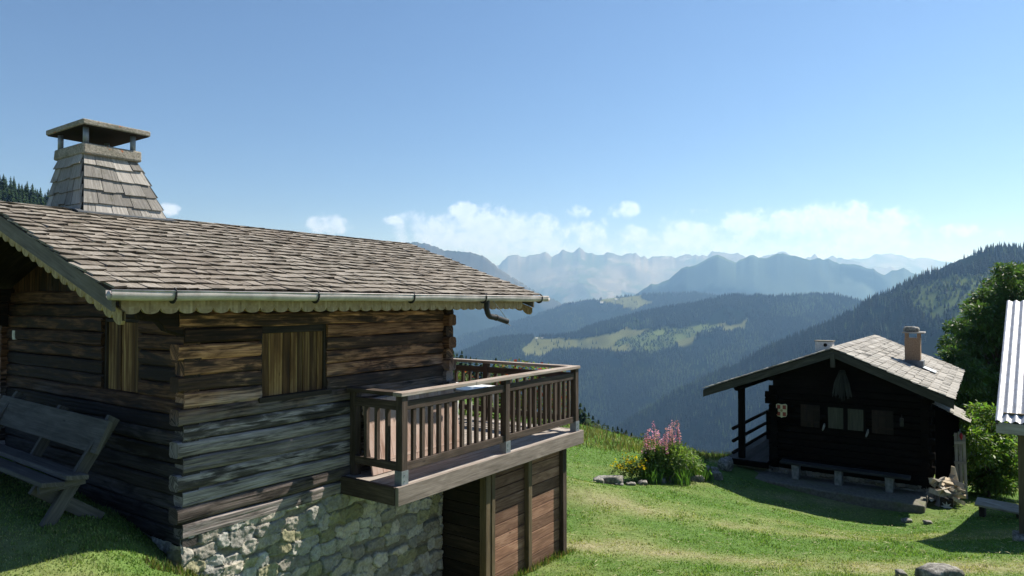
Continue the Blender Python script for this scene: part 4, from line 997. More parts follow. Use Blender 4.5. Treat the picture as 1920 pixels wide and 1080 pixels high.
mb = MB(); mb.prism([(ct_-.30, cw_-.55, rz2(cw_-.55)+.015), (ct_+.28, cw_-.55, rz2(cw_-.55)+.015), (ct_+.28, cw_-.25, rz2(cw_-.25)+.02), (ct_-.30, cw_-.25, rz2(cw_-.25)+.02)], (0, 0, .012)); mb.build('apron_sheet', M['steel'], c2)
vt, vw = 3.6, 2.95
mb = MB(); mb.box((vt-.18, vw-.24, rz2(vw)-.05), (vt+.18, vw+.24, -1.19), 1); v2 = mb.build('vent_stack', M['plaster'], ch, bevel=.012)
mb = MB(); mb.box((vt-.20, vw-.27, -1.19), (vt+.20, vw+.27, -1.16)); mb.build('vent_lid', M['slab'], v2, bevel=.004)
mb = MB(); mb.tube([(vt-.19, vw-.05, -1.29), (vt-.17, vw-.05, -1.29)], .055, 12); mb.build('vent_hole', M['interior'], v2)
# lean-to at the right end
mb = MB(); mb.prism([(1.55, -.03, -4.9), (1.55, -.55, -4.9), (1.55, -.55, -2.96), (1.55, -.03, -2.72)], (1.0, 0, 0)); an = mb.build('lean_to', M['chalet'], ch)
mb = MB(); shingles(mb, -.80, -3.00, .02, -2.56, 1.25, 2.7, .20, .14, .26, .012, jag=.01); mb.build('lean_to_roof', M['shingle_pale'], an)
# forecourt slab
pt = MB(); pt.prism([(-1.25, .02, -4.58), (-1.2, 2.2, -4.57), (-.95, 4.5, -4.56), (.0, 4.75, -4.56), (.0, .02, -4.56)][::-1], (0, 0, -.36)); tag(pt.build('forecourt', M['slab'], None, bevel=.03, origin=(0, 0, -4.8), fr=H2), kind='structure')
# chalet bench
t_ = thing('long_bench', 'long grey plank bench on three white stub legs along the chalet front', 'bench', H2, (-.4, 1.9, -4.55))
mb = MB(); mb.beam((-.38, .36, -4.185), (-.38, 3.32, -4.165), .34, .06, wob=.004, seg=5); mb.build('seat', M['darkseat'], t_, bevel=.01)
for y in (2.95, 1.93, .80):
    mb = MB(); mb.box((-.50, y-.09, -4.57), (-.24, y+.09, -4.214), 2, wob=.012); mb.build('leg', M['stub'], t_, bevel=.015)
# gate leaning by the wood pile
t_ = thing('slatted_gate', 'narrow weathered slatted gate standing beside the firewood heap', 'gate', H2, (1.2, -.62, -4.9))
mb = MB()
for y in (-.50, -.585, -.67): mb.beam((1.16, y-.03, -4.9), (1.22, y, -3.25+random.uniform(-.08, .05)), .018, .07, (0, 1, 0), wob=.004)
mb.build('slats', M['greypale'], t_)
mb = MB()
for z in (-4.55, -4.0, -3.5): mb.beam((1.14+.03*(z+4.6), -.47, z), (1.14+.03*(z+4.6), -.71, z+.03), .03, .07)
mb.build('crossbars', M['greypale'], t_)
t_ = MB(); t_.grid([[(1.14, -.60+.05*math.cos(a)*s_, -3.30+.0-.11*i) for a in (0, 1.2, 2.4, 3.6, 4.8)] if False else [(1.13+.03*math.sin(a), -.62+.035*s_*math.cos(a), -3.24-.055*i) for a in (0, 1.25, 2.5, 3.75, 5.0)] for i, s_ in enumerate((.5, 1.2, 1.0, .3))], True, cap=True)
tag(t_.build('red_cloth', M['redcloth'], None, origin=(1.13, -.62, -3.4), fr=H2, smooth=True), 'small red cloth hanging at the top of the slatted gate', 'cloth')
# firewood: every billet a thing of its own
for i in range(46):
    q = random.random(); t0 = -.08+random.uniform(-.32, .42); y0 = -.34+random.uniform(-.28, .28); lay = i//12
    g = gz(*fpt(H2, t0, y0)[:2]); z = g + .06 + lay*.13 + random.uniform(0, .05)
    L = random.uniform(.26, .48); a = random.uniform(-1.2, 1.2)+random.choice((0, 1.57)); tl = random.uniform(-.5, .6)
    d = Vector((math.cos(a)*math.cos(tl), math.sin(a)*math.cos(tl), math.sin(tl)))*L/2; c = Vector((t0, y0, z+.04))
    mb = MB(); r = random.uniform(.035, .07); sd = d.cross(Vector((0, 0, 1))).normalized(); u = sd.cross(d).normalized()
    a0 = random.uniform(0, 6); poly = [c-d+(sd*math.cos(a0+k*2.1+.3*random.random())+u*math.sin(a0+k*2.1))*r*(1.2 if k else .8) for k in range(3)]
    mb.prism(poly, 2*d)
    tag(mb.build('firewood', M['palewood'] if random.random() < .6 else M['greypale'], None, bevel=.004, origin=tuple(c), fr=H2), 'split billet of pale firewood lying in the heap beside the chalet', 'firewood', 'split firewood heaped beside the chalet')
mb = MB(); mb.beam((-.50, -.12, -4.82), (-.12, -.44, -4.30), .20, .03, (0, .3, 1), wob=.004); tag(mb.build('plank', M['greypale'], None, bevel=.003, origin=(-.3, -.3, -4.8), fr=H2), 'broad pale plank leaning across the front of the firewood heap', 'plank')
mb = MB(); mb.prism([(.32, -.38, -4.5), (.32, -.62, -4.45), (.37, -.50, -3.95), (.35, -.43, -3.93)], (.03, 0, 0)); tag(mb.build('board', M['palewood'], None, origin=(.32, -.5, -4.8), fr=H2), 'pointed pale board standing up at the back of the firewood heap', 'board')
# dark block with pale star
t_ = thing('star_block', 'small dark square block with a pale eight pointed star beside the slab', 'ornament', H2, (-.55, -.36, -4.85))
mb = MB(); mb.box((-.62, -.50, -4.88), (-.50, -.24, -4.50), 2); mb.build('block', M['frame'], t_, bevel=.01)
mb = MB(); P = []
for k in range(16):
    a = math.pi*k/8; r = .125 if k % 2 == 0 else .05; P.append((math.sin(a)*r, math.cos(a)*r))
for k in range(16):
    (a, b), (c_, d_) = P[k], P[(k+1) % 16]; mb.prism([(-.622, -.37, -4.68), (-.622, -.37+a, -4.68+b), (-.622, -.37+c_, -4.68+d_)], (-.012, 0, 0))
mb.build('star', M['plaster'], t_)
# white plank bench beyond
def ground_box(name, label, cat, px, py, Yd, parts): pass
o = at(1874, 952, 14.5); g = gz(o.x, o.y); FB = (o.x, o.y, ANG-R(10))
t_ = thing('low_bench', 'low whitish plank bench in the shade between bush and canopy post', 'bench', FB, (0, 0, g))
mb = MB(); mb.beam((0, -.55, g+.22), (0, .42, g+.24), .30, .055, wob=.003, seg=3, up=(-.35, 0, 1)); mb.build('seat', M['greypale'], t_, bevel=.012)
for y in (-.35, .3):
    mb = MB(); mb.box((-.10, y-.05, g-.05), (.10, y+.05, g+.20), 2); mb.build('leg', M['frame'], t_, bevel=.01)

# ------------------------------------------------------------------ open shed with corrugated roof (right edge)
P0 = at(1866, 790, 11.0); A3 = R(51); H3 = (P0.x, P0.y, A3)   # local x = up the slope, local y = leftwards
zE = P0.z
g3 = gz(P0.x+1, P0.y)
shd3 = thing('metal_roofed_shed', 'open timber shed with a silver corrugated metal roof at the right edge', 'shed', H3, (0, 0, g3))
mb = MB(); rows = []; run, rise = 3.3, 1.93
n = 300
for k in range(8):
    q = k/7; rows.append([(q*run, -y_*.0135, zE + q*rise + .016*math.sin(y_*.0135*2*math.pi/.118) + .01) for y_ in range(n)])
mb.grid(rows); mb.grid([[(a, b, c_-.004) for a, b, c_ in r][::-1] for r in rows]); mb.build('corrugated_roof', M['tin'], shd3, smooth=True)
mb = MB(); rows = [[(run*2.4-q*run*1.4, -y_*.0135, zE-.4*rise + q*1.4*rise + .016*math.sin(y_*.0135*2*math.pi/.118) + .008) for y_ in range(n)] for q in (0, .5, 1)]; mb.grid([r[::-1] for r in rows]); mb.build('corrugated_roof', M['tin'], shd3, smooth=True)  # unseen back slope, lengthened so its shadow covers the low bench
mb = MB(); mb.beam((.02, -.01, zE-.10), (.02, -4.0, zE-.10), .04, .17); mb.build('eave_board', M['greypale'], shd3, bevel=.004)
mb = MB()
for y_ in (.03, ): mb.beam((.0, -.02, zE-.045), (run, -.02, zE+rise-.045), .04, .07); mb.beam((2*run, -.02, zE-.045), (run, -.02, zE+rise-.045), .04, .07)
mb.build('rake_board', M['chalet_trim'], shd3)
for t, y_ in ((.22, -.37), (.22, -3.6), (6.2, -.42), (6.2, -3.6)):
    gg = gz(*fpt(H3, t, y_)[:2]); mb = MB(); mb.box((t-.09, y_-.09, gg-.1), (t+.09, y_+.09, zE-.02 + (0.05)), 2); mb.build('post', M['post'], shd3, bevel=.008)
    mb = MB(); mb.blob((t, y_, gg+.02), (.2, .2, .12), 7); mb.build('footing_stone', M['rock'], shd3, smooth=True)
for x in (.22, 6.2):
    mb = MB(); mb.beam((x, -.1, zE+.06), (x, -3.9, zE+.06), .12, .14); mb.build('plate_beam', M['post'], shd3)
mb = MB()
for t in np.linspace(.5, 3.1, 5): mb.beam((t, -.05, zE-.05+t/run*rise), (t, -4.0, zE-.05+t/run*rise), .06, .06)
mb.build('purlins', M['post'], shd3)
#PART4
# ------------------------------------------------------------------ rocks
def rock(px, py, Yd, r, label, sink=.35, rotz=0):
    o = at(px, py, Yd); g = gz(o.x, o.y); mb = MB(); mb.blob((0, 0, 0), r, 12, .22)
    ob = mb.build('rock', M['rock'], None, smooth=True); ob.location = (o.x, o.y, g + r[2]*(1-2*sink)); ob.rotation_euler = (random.uniform(-.15, .15), random.uniform(-.15, .15), rotz)
    tag(ob, label, 'rock', 'rocks lying in the meadow and along the flower bed')
rock(1762, 1100, 8.3, (.24, .17, .12), 'pale boulder in the sunlit grass at the bottom right', .3, .2)
rock(1690, 1086, 8.6, (.07, .06, .05), 'small stone left of the pale boulder in the foreground')
rock(1142, 892, 16.1, (.36, .20, .12), 'long rough boulder at the left end of the flower bed', .25, -.3)
rock(1122, 898, 15.9, (.14, .12, .09), 'dark stone at the foot of the long boulder', .3)
rock(1160, 902, 15.9, (.12, .10, .05), 'flat pale stone before the long boulder', .3)
rock(1183, 903, 16.0, (.12, .10, .05), 'second flat pale stone along the flower bed edge', .3)
rock(1205, 906, 16.1, (.12, .10, .07), 'small white stone under the yellow flowers', .3)
rock(1235, 903, 16.5, (.18, .12, .09), 'grey stone below the sword leaved clump', .3)
rock(1268, 904, 16.6, (.20, .13, .09), 'grey stone under the middle of the tall pink flowers', .3)
rock(1305, 902, 16.9, (.20, .14, .10), 'grey stone in shade right of the pink flowers', .3)
rock(1338, 897, 17.3, (.22, .16, .12), 'shaded stone between flower bed and slab', .3)
rock(1330, 888, 17.9, (.26, .18, .12), 'broad flat stone behind the right end of the flower bed', .3)
rock(1362, 880, 18.4, (.20, .17, .20), 'upright rounded boulder by the chalet porch', .15, .4)
rock(1700, 955, 14.9, (.10, .08, .06), 'little pale stone by the slab corner', .3)
rock(1740, 962, 14.6, (.09, .08, .05), 'flat pale stone in front of the star block', .3)

# ------------------------------------------------------------------ leaves and plants
def leaf_mesh(name, C, N_, size, col, mat_, parent, origin, asp=.5, droop=.3, up=None):
    """C (n,3) centres, N_ (n,3) outward directions: folded leaves of four triangles"""
    n = len(C); d = N_ + rng.normal(0, .55, (n, 3)); d[:, 2] -= droop; d /= np.linalg.norm(d, axis=1)[:, None]
    r = rng.normal(0, 1, (n, 3)); r[:, 2] *= .45; s = np.cross(d, np.cross(r, d)); s = np.cross(d, np.array((0, 0, 1.0))[None] + r*.7); s /= np.linalg.norm(s, axis=1)[:, None]+1e-9
    nn = np.cross(s, d); L = size*rng.uniform(.6, 1.3, n)
    L = L[:, None]; w_ = L*asp*.5
    a = C; b = C + d*L*.5 + s*w_ + nn*L*.05; c = C + d*L - nn*L*.12; e = C + d*L*.5 - s*w_ + nn*L*.05; m_ = C + d*L*.52 - nn*L*.03
    V = np.stack([a, b, c, e, m_], 1).reshape(-1, 3); k = (np.arange(n)*5)[:, None]
    T = np.concatenate([k+np.array([0, 1, 4]), k+np.array([1, 2, 4]), k+np.array([4, 2, 3]), k+np.array([0, 4, 3])], 0)
    return np_mesh(name, V, T, mat_, np.repeat(col, 5, 0), parent, origin=origin)
def leaf_cols(n, base, var=.35):
    c = np.array(base)[None]*rng.uniform(1-var, 1+var, (n, 1)); c = c*(1 + rng.normal(0, .10, (n, 3))); return np.clip(c, .004, 1)
def crown_points(clumps, per, shell=.55):
    C, N_ = [], []
    for (c, r) in clumps:
        k = max(8, int(per*(r[0]*r[1]+r[0]*r[2]+r[1]*r[2])/3)); d = rng.normal(0, 1, (k, 3)); d /= np.linalg.norm(d, axis=1)[:, None]
        q = (shell + (1-shell)*rng.random(k)**.6)[:, None]*(1+.22*np.sin(d[:, :1]*7+d[:, 1:2]*5))
        C.append(np.array(c)[None] + d*q*np.array(r)[None]); N_.append(d)
    return np.concatenate(C), np.concatenate(N_)
def broadleaf(name, label, cat, base, clumps, per, size, col, trunk_r, branches=True, group=None, mat_='leaf', asp=.5, droop=.3, shell=.5):
    e = thing(name, label, cat, W, tuple(base), group)
    o = tuple(base); mb = MB(); b = Vector(base)
    cc = Vector(np.mean([c for c, r in clumps], 0)); top = b.lerp(cc, .9)
    mb.tube([b-Vector((0, 0, .2)), b.lerp(top, .35)+Vector((.05, .03, 0)), b.lerp(top, .7)+Vector((-.06, .05, 0)), top], [trunk_r*1.25, trunk_r, trunk_r*.7, trunk_r*.35], 9)
    for c, r in clumps[:14]:
        q = random.uniform(.35, .85); s = b.lerp(top, q); t = Vector(c); mid = s.lerp(t, .5)+Vector((0, 0, .12*(t-s).length))
        mb.tube([s, mid, t], [trunk_r*.38, trunk_r*.24, trunk_r*.08], 6)
    mb.build('trunk', M['bark'], e, smooth=True)
    C, N_ = crown_points(clumps, per, shell)
    leaf_mesh('crown', C, N_, size, leaf_cols(len(C), col), M[mat_], e, o, asp, droop)
    return e
# tall dark ash-like tree behind the chalet
def outline_clumps(spots, Yd, dep, seed):
    r = np.random.default_rng(seed); out = []
    for (px, py, rp_) in spots:
        y = Yd + r.uniform(-dep, dep); c = at(px, py, y); rr = rp_/F*y; out.append((tuple(c), (rr*1.05, rr*1.05, rr*.78)))
    return out
spots = [(1882,508,16),(1900,520,22),(1868,538,22),(1850,560,24),(1900,550,34),(1925,520,26),(1945,540,36),(1838,590,26),(1862,585,34),(1895,600,44),(1935,590,46),(1815,618,24),(1845,630,36),(1885,650,48),(1930,650,50),(1785,640,16),(1790,668,22),(1812,668,30),(1775,650,12),(1785,695,24),(1815,705,34),(1850,690,44),(1900,715,50),(1800,735,30),(1840,740,44),(1885,770,46),(1935,760,50),(1780,612,10),(1800,610,14),(1822,575,14),(1960,600,50),(1975,680,55),(1990,560,40),(1910,505,14),(1945,505,20),(1975,525,26),(1818,770,34),(1850,800,40)]
base = at(1900, 900, 25.5); base.z = gz(base.x, base.y)
tree_cl = outline_clumps(spots, 25.5, 1.6, 3)
broadleaf('ash_tree', 'tall dark green leafy tree behind the chalet roof', 'tree', base, tree_cl, 5200, .155, (.062, .115, .036), .17, asp=.36, droop=.15, shell=.35)
# bright elder bush
spots = [(1838,772,20),(1818,790,18),(1850,800,28),(1825,820,24),(1862,830,32),(1835,850,30),(1878,850,28),(1812,840,14),(1850,880,30),(1884,880,24),(1832,890,22),(1866,900,26),(1862,775,14),(1880,805,18),(1898,835,20),(1905,880,22),(1838,905,18),(1860,912,20),(1885,908,20),(1815,865,12)]
base = at(1852, 915, 17.6); base.z = gz(base.x, base.y)
broadleaf('elder_bush', 'bright green leafy bush between the chalet and the metal roof', 'bush', base, outline_clumps(spots, 17.6, .45, 4), 5200, .125, (.13, .215, .045), .04, asp=.42, droop=.35, shell=.3)
# shrub with red berries behind the balcony
spots = [(935,690,12),(955,690,16),(985,688,14),(1010,696,16),(1040,700,16),(960,720,24),(1000,722,26),(1040,725,22),(930,720,16),(905,745,18),(960,755,28),(1010,760,30),(1048,758,20),(868,705,12),(858,735,14),(880,770,24),(930,790,30),(985,795,32),(1040,790,24),(1060,740,10)]
b0 = at(985, 800, 12.3); b0.z = gz(b0.x, b0.y)
cl = outline_clumps(spots, 12.3, .35, 6)
e = broadleaf('rowan_shrub', 'shrub with clusters of red berries growing behind the balcony railing', 'shrub', b0, cl, 6500, .075, (.13, .19, .05), .035, asp=.45, shell=.3)
C, N_ = crown_points([cl[i] for i in (1, 2, 3, 4, 6, 7, 8, 11, 12, 13, 14, 16)], 1500, .95); k = rng.random(len(C)) < .6
tag(leaf_mesh('berries', C[k], N_[k], .07, leaf_cols(int(k.sum()), (.36, .05, .03), .3), M['petal'], e, tuple(b0), 1.0, .5), kind='stuff')

# flower bed
def blades(name, base, n, h, spread, col, parent, origin, w=.03, bend=.4, mat_='leaf'):
    V, T, cs = [], [], []
    for i in range(n):
        a = random.uniform(0, 6.28); r = spread*math.sqrt(random.random()); x, y = base[0]+math.cos(a)*r, base[1]+math.sin(a)*r; hh = h*random.uniform(.6, 1.1)
        lean = random.uniform(.05, bend); a2 = random.uniform(0, 6.28); d = (math.cos(a2)*lean, math.sin(a2)*lean); s = (-math.sin(a2+.8)*w/2, math.cos(a2+.8)*w/2)
        z0 = base[2]-.03; b = len(V); c_ = np.array(col)*random.uniform(.65, 1.3)
        for q, k in ((0, .7), (.4, 1), (.75, .75), (1.0, .05)):
            cx, cy = x+d[0]*hh*q*q, y+d[1]*hh*q*q; z = z0+hh*q*(1-.25*lean*q)
            V += [(cx+s[0]*k, cy+s[1]*k, z), (cx-s[0]*k, cy-s[1]*k, z)]; cs += [c_, c_]
        for q in range(3): T += [(b+2*q, b+2*q+1, b+2*q+3), (b+2*q, b+2*q+3, b+2*q+2)]
    return np_mesh(name, np.array(V), np.array(T), M[mat_], np.array(cs), parent, origin=origin)
def fireweed(px, Yd, hpx_top, label, n_leaf=190):
    o = at(px, 880, Yd); g = gz(o.x, o.y); top = at(px, hpx_top, Yd).z; H = top-g
    e = thing('fireweed', label, 'flower', W, (o.x, o.y, g), 'pink fireweed spikes in the flower bed')
    lx, ly = random.uniform(-.1, .1), random.uniform(-.06, .06)
    f = lambda q: Vector((o.x+lx*q*q, o.y+ly*q*q, g+H*q))
    mb = MB(); mb.tube([f(0), f(.35), f(.7), f(1)], [.010, .009, .007, .003], 6); mb.build('stem', M['stem'], e)
    n = n_leaf; q = rng.uniform(.06, .60, n); a = rng.uniform(0, 6.28, n)
    C = np.array([f(x) for x in q]); N_ = np.stack([np.cos(a), np.sin(a), .35+0*a], 1)
    leaf_mesh('leaves', C, N_, .13, leaf_cols(n, (.11, .18, .045)), M['leaf'], e, (o.x, o.y, g), .22, .25)
    n = 60; q = .60+.36*rng.random(n); a = rng.uniform(0, 6.28, n); rr = (.055*(1.05-q)/.35+.012)
    C = np.array([f(x) for x in q]); N_ = np.stack([np.cos(a), np.sin(a), .2+0*a], 1); C = C + N_*rr[:, None]*.7
    leaf_mesh('blossom', C, N_, .038, leaf_cols(n, random.choice([(.62, .27, .44), (.70, .36, .50), (.60, .30, .36)]), .3), M['petal'], e, (o.x, o.y, g), .9, .2)
tops = [(1213, 800, 'fireweed spike at the left edge of the pink clump'), (1222, 812, None), (1231, 786, 'second tall fireweed spike from the left, standing clear'), (1236, 806, None), (1228, 802, None), (1244, 810, None), (1251, 800, None), (1258, 792, 'slender fireweed spike right of the clump centre'),
        (1262, 800, None), (1266, 806, None), (1261, 784, 'tallest fireweed spike in the pink clump'), (1269, 796, None), (1274, 784, 'single fireweed spike leaning at the far right of the clump'), (1208, 818, None), (1217, 808, None), (1240, 818, None), (1248, 820, None), (1256, 812, None)]
for px, py, lb in tops: fireweed(px+random.uniform(-2, 2), 16.5+random.uniform(.0, .6), py, lb or 'short pink fireweed spike inside the flower bed clump')
def plantthing(name, label, cat, px, Yd, py=890):
    o = at(px, py, Yd); g = gz(o.x, o.y); return thing(name, label, cat, W, (o.x, o.y, g)), (o.x, o.y, g)
e, o = plantthing('green_perennial', 'bushy green perennial under the pink flower spikes', 'plant', 1245, 16.65)
cl = [((o[0]+dx, o[1]+dy, o[2]+dz), (r, r*.8, r*.85)) for dx, dy, dz, r in ((-.30, 0, .42, .28), (.05, .05, .55, .32), (.34, 0, .50, .30), (-.05, .1, .60, .26), (.28, .1, .62, .26), (.58, .1, .55, .26), (-.50, .05, .3, .24), (.15, -.05, .25, .3), (-.22, .1, .52, .22), (.5, .1, .56, .2), (-.66, .05, .22, .2), (.76, .1, .38, .22))]
C, N_ = crown_points(cl, 6500, .3); leaf_mesh('foliage', C, N_, .085, leaf_cols(len(C), (.18, .27, .075)), M['leaf'], e, o, .32, .2)
e, o = plantthing('leafy_shrub', 'low pale green shrub right of the pink flowers', 'shrub', 1292, 17.7)
cl = [((o[0]+dx, o[1], o[2]+dz), (r, r, r*.8)) for dx, dz, r in ((0, .35, .3), (.25, .25, .22), (-.2, .5, .25))]
C, N_ = crown_points(cl, 4200, .4); leaf_mesh('foliage', C, N_, .10, leaf_cols(len(C), (.075, .12, .03)), M['leaf'], e, o, .5, .3)
e, o = plantthing('yellow_flower', 'clump of yellow daisies at the left end of the flower bed', 'flower', 1175, 16.4)
cl = [((o[0]+dx, o[1], o[2]+dz), (r, r*.8, r*.8)) for dx, dz, r in ((-.22, .22, .18), (.3, .38, .22), (-.1, .28, .2), (.12, .32, .24), (.0, .45, .2), (.24, .25, .18))]
C, N_ = crown_points(cl, 6500, .3); leaf_mesh('foliage', C, N_, .06, leaf_cols(len(C), (.055, .095, .018)), M['leaf'], e, o, .35, .1)
cl2 = [(c, tuple(x*1.12 for x in r)) for c, r in cl]; C, N_ = crown_points(cl2, 1500, .95); k = C[:, 2] > o[2]+.28; k &= rng.random(len(C)) < .62
leaf_mesh('blossom', C[k], N_[k], .062, leaf_cols(int(k.sum()), (.66, .50, .02), .2), M['petal'], e, o, 1.0, -.3)
for px, n, h, lb in ((1222, 60, .46, 'clump of sword shaped green leaves before the pink flowers'), (1300, 90, .55, 'dark clump of sword shaped leaves left of the chalet porch'), (1278, 50, .45, 'smaller clump of sword leaves between the two larger ones'), (1322, 45, .42, 'outermost clump of sword leaves nearest the porch')):
    e, o = plantthing('iris_clump', lb, 'plant', px, 16.4 if px < 1290 else 17.0); e['group'] = 'sword leaved clumps in the flower bed'
    blades('leaves', o, n, h, .22, (.075, .16, .04), e, o, .035, .45)

# ------------------------------------------------------------------ spruces near enough to tell apart
def spruce_mesh(seed):
    r = random.Random(seed); V, T = [], []; cs = []
    lv = 26
    for i in range(lv):
        q = i/(lv-1); z = .06+.93*q; L = (.17*(1-q)**.85+.008)*r.uniform(.8, 1.15); nb = 9 if q < .8 else 6; a0 = r.uniform(0, 6.28)
        for k in range(nb):
            a = a0+6.283*k/nb+r.uniform(-.2, .2); l = L*r.uniform(.7, 1.15); cx, cy = math.cos(a), math.sin(a); sx, sy = -cy, cx; w_ = l*.42
            dz = -.035-.25*l; b = len(V); tone = r.uniform(.65, 1.35); c_ = np.array((.020, .040, .016))*tone
            P = [(0, 0, z), (cx*l*.5+sx*w_*.7, cy*l*.5+sy*w_*.7, z+dz*.55-.012), (cx*l*.78+sx*w_*.35, cy*l*.78+sy*w_*.35, z+dz*.8), (cx*l, cy*l, z+dz), (cx*l*.78-sx*w_*.35, cy*l*.78-sy*w_*.35, z+dz*.8), (cx*l*.5-sx*w_*.7, cy*l*.5-sy*w_*.7, z+dz*.55-.012), (cx*l*.5, cy*l*.5, z+dz*.42+.008)]
            V += P; cs += [c_*.7]+[c_]*6
            T += [(b, b+1, b+6), (b+1, b+2, b+6), (b+2, b+3, b+6), (b+3, b+4, b+6), (b+4, b+5, b+6), (b+5, b, b+6)]
    return np.array(V), np.array(T), np.array(cs)
def spruce_proto(seed, label, group):
    e = thing('spruce_tree', label, 'tree', W, (0, 0, 0), group); V, T, cs = spruce_mesh(seed)
    np_mesh('crown', V, T, M['fartree'], cs, e)
    mb = MB(); mb.tube([(0, 0, -.05), (0, 0, .5), (0, 0, .95)], [.014, .009, .002], 6); mb.build('trunk', M['bark'], e); return e
def spruces(spots, zfun, lab, grp, hmin, hmax):
    ps = None
    protos = []
    for i, (px, py, Yd) in enumerate(spots):
        t = at(px, py, Yd); zb = zfun(t.x, Yd); h = min(max(t.z-zb, hmin), hmax); zb = t.z-h
        if i < 3: e = spruce_proto(100+i+len(lab), lab, grp); protos.append(e)
        else: e = dup(random.choice(protos))
        e.location = (t.x, Yd, zb); e.rotation_euler = (0, 0, random.uniform(0, 6)); e.scale = (h*random.uniform(1.2, 2.0),)*2+(h,)
fh = lambda x, Yd: float(far_height(np.array([x/Yd]), np.array([float(Yd)]))[0][0])
sp1 = [(x+random.uniform(-3, 3), 322+ (x-2)*.36 + random.uniform(-4, 9), 345+random.uniform(-25, 15)) for x in range(-60, 110, 6)] + [(x, 345+x*.33+random.uniform(-4, 8), 320+random.uniform(-15, 10)) for x in range(-40, 96, 7)]
spruces(sp1, fh, 'dark spruce on the hillside beyond the cabin chimney', 'spruces on the hill left of the chimney', 12, 22)
sp2 = [(842,652,120),(850,655,115),(857,660,125),(866,655,118),(874,664,112),(882,666,122),(893,668,116),(903,672,125),(915,676,118),(930,668,140),(948,690,120),(1065,752,100),(1078,745,110),(1088,752,104),(1096,760,98),(1104,770,102),(1112,776,106),(1122,784,100)]
spruces(sp2, fh, 'dark spruce rising from the slope beyond the balcony', 'spruces on the slope below the meadow', 8, 30)
sp3 = [(1130,796,98),(1140,794,104),(1149,797,100),(1158,796,108),(1166,800,103),(1174,803,108),(1184,808,100),(1135,802,92),(1153,804,94),(1170,808,96),(1192,815,104)]
spruces(sp3, fh, 'small spruce peeping over the meadow edge left of the flowers', 'small spruces beyond the meadow edge', 6, 22)
for px, py, lb in ((1118, 795, 'pale leafy tree at the meadow edge beside the dark spruces'), (1195, 812, 'light green bushy tree just left of the pink flowers'), (1213, 818, 'low grey green bush beyond the meadow edge behind the pink flowers')):
    t = at(px, py, 84); b = Vector((t.x, t.y, t.z-5)); cl = [((t.x+random.uniform(-1.6, 1.6), t.y+random.uniform(-1, 1), t.z-random.uniform(.8, 4)), (1.3, 1.3, 1.1)) for _ in range(9)]
    broadleaf('bushy_tree', lb, 'tree', b, cl, 170, .34, (.06, .085, .03), .12, asp=.7)

# ------------------------------------------------------------------ grass blades on the near meadow
def in_rect(x, y, fr, t0, t1, w0, w1):
    c, s = math.cos(fr[2]), math.sin(fr[2]); dx, dy = x-fr[0], y-fr[1]; t = c*dx+s*dy; wv = -s*dx+c*dy
    return (t > t0) & (t < t1) & (wv > w0) & (wv < w1)
def turf_blades(n):
    Yd = 4.0*(26/4.0)**rng.random(n); p = rng.uniform(-.80, .82, n); x = p*Yd; y = Yd
    k = ~(in_rect(x, y, H1, .0, 3.5, 0, 4.1) | in_rect(x, y, H1, 3.45, 5.4, -.6, 3) | in_rect(x, y, H2, -1.4, 7, -.25, 4.7) | in_rect(x, y, H2, .1, 2.5, -.8, 0))
    z = ground(x, y); pyx = 568 - z/y*F; k &= pyx < 1150
    return x[k], y[k], z[k]
bx, by, bz = turf_blades(400000); nb = len(bx); print('blades', nb)
dr = dryness(bx, by); tall = 1 + 1.2*sstep(.55, .7, fbm(bx*3, by*3, 2, 88)) + 1.0*sstep(17, 21, by)
h = rng.uniform(.008, .022, nb)*tall*(1-.35*dr); wd = (.0025 + .00075*by)*rng.uniform(.6, 1.3, nb)
a = rng.uniform(0, 6.28, nb); ln = rng.uniform(.1, 1.0, nb)*h; a2 = a+rng.normal(1.57, .5, nb)
b0 = np.stack([bx+np.cos(a)*wd, by+np.sin(a)*wd, bz-.006], 1); b1 = np.stack([bx-np.cos(a)*wd, by-np.sin(a)*wd, bz-.006], 1); tp_ = np.stack([bx+np.cos(a2)*ln, by+np.sin(a2)*ln, bz+h], 1)
gc = grass_col(np.clip(dr+rng.normal(0, .2, nb), 0, 1))*rng.uniform(.65, 1.5, (nb, 1))
VV = np.stack([b0, b1, tp_], 1).reshape(-1, 3)
tag(np_mesh('grass', VV, np.arange(nb*3).reshape(-1, 3), M['grass'], np.repeat(gc, 3, 0)), 'short mown green grass covering the meadow', 'grass', kind='stuff')
# cut stalks lying on the lawn
ns = 5200; sy = 4.5*(24/4.5)**rng.random(ns); sx = rng.uniform(-.05, .8, ns)*sy; k = ~(in_rect(sx, sy, H1, -.5, 5.5, -.9, 4.1) | in_rect(sx, sy, H2, -1.4, 7, -.25, 4.7)); sx, sy = sx[k], sy[k]; sz = ground(sx, sy); ns = len(sx)
a = rng.uniform(0, 6.28, ns); L = rng.uniform(.02, .075, ns); wd = .0025+.0006*sy; z1 = rng.uniform(.012, .035, ns); z2 = rng.uniform(.012, .045, ns)
VS = np.stack([np.stack([sx-np.cos(a)*L, sy-np.sin(a)*L, sz+z1], 1), np.stack([sx+np.sin(a)*wd, sy-np.cos(a)*wd, sz+(z1+z2)/2+.004], 1), np.stack([sx+np.cos(a)*L, sy+np.sin(a)*L, sz+z2], 1)], 1).reshape(-1, 3)
tag(np_mesh('hay_stalks', VS, np.arange(ns*3).reshape(-1, 3), M['grass'], np.repeat(np.array((.42, .40, .22))*rng.uniform(.6, 1.2, (ns, 1)), 3, 0)), 'pale dry cut stalks scattered over the lawn', 'grass', kind='stuff')
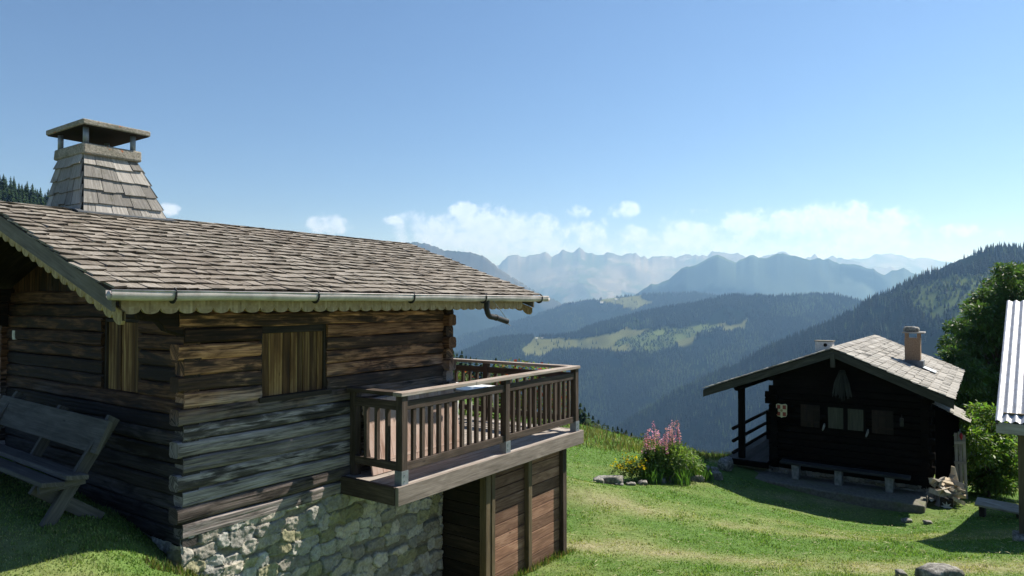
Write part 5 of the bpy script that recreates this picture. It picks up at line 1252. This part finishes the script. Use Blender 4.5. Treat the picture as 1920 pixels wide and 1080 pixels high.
# unmown weeds at the wall foot and taller tufts along the meadow edge
def tuft_band(n, gen, hmin, hmax, cols):
    V, cs = [], []
    for _ in range(n):
        x, y = gen(); z = gz(x, y); hh = random.uniform(hmin, hmax); a_ = random.uniform(0, 6.28); w2 = .004+.0006*y; lx, ly = random.uniform(-.5, .5)*hh, random.uniform(-.5, .5)*hh
        V += [(x+math.cos(a_)*w2, y+math.sin(a_)*w2, z-.01), (x-math.cos(a_)*w2, y-math.sin(a_)*w2, z-.01), (x+lx, y+ly, z+hh)]; c_ = np.array(random.choice(cols))*random.uniform(.7, 1.3); cs += [c_]*3
    return np.array(V), np.array(cs)
gl = [(.05, .10, .02), (.09, .13, .03), (.17, .15, .07)]
Va, ca_ = tuft_band(450, lambda: tuple(fpt(H1, random.uniform(-.35, .3), random.uniform(-.16, .0))[:2]), .03, .08, gl)
Vb, cb_ = tuft_band(2600, lambda: (lambda y: (random.uniform(.08, .36)*y, y))(random.uniform(20, 24.5)), .08, .28, [(.06, .11, .02), (.13, .14, .05), (.2, .17, .09)])
Vc, cc_ = tuft_band(500, lambda: tuple(fpt(H1, random.uniform(3.4, 5.6), random.uniform(-.75, -.62))[:2]), .04, .12, gl)
VV = np.concatenate([Va, Vb, Vc]); tag(np_mesh('tall_grass', VV, np.arange(len(VV)).reshape(-1, 3), M['grass'], np.concatenate([ca_, cb_, cc_])), 'longer uncut grass at the wall foot and meadow edge', 'grass', kind='stuff')

# ------------------------------------------------------------------ haze
mb = MB(); hx, y0, y1, zl, zh = 22000, -120, 17200, -760, 1160
mb.prism([(-hx, y0, zl), (hx, y0, zl), (hx, y1, zl), (-hx, y1, zl)], (0, 0, zh-zl))
hm = bpy.data.materials.new('haze'); hm.use_nodes = True; t = NT(hm.node_tree)
pv = t.n('ShaderNodeVolumePrincipled', {'Color': (.29, .55, .95, 1), 'Density': 1.15e-4, 'Anisotropy': 0.32, 'Absorption Color': (1, 1, 1, 1)})
t.t.links.new(pv.outputs[0], t.n('ShaderNodeOutputMaterial').inputs['Volume'])
hz = mb.build('haze', hm); tag(hz, kind='stuff')
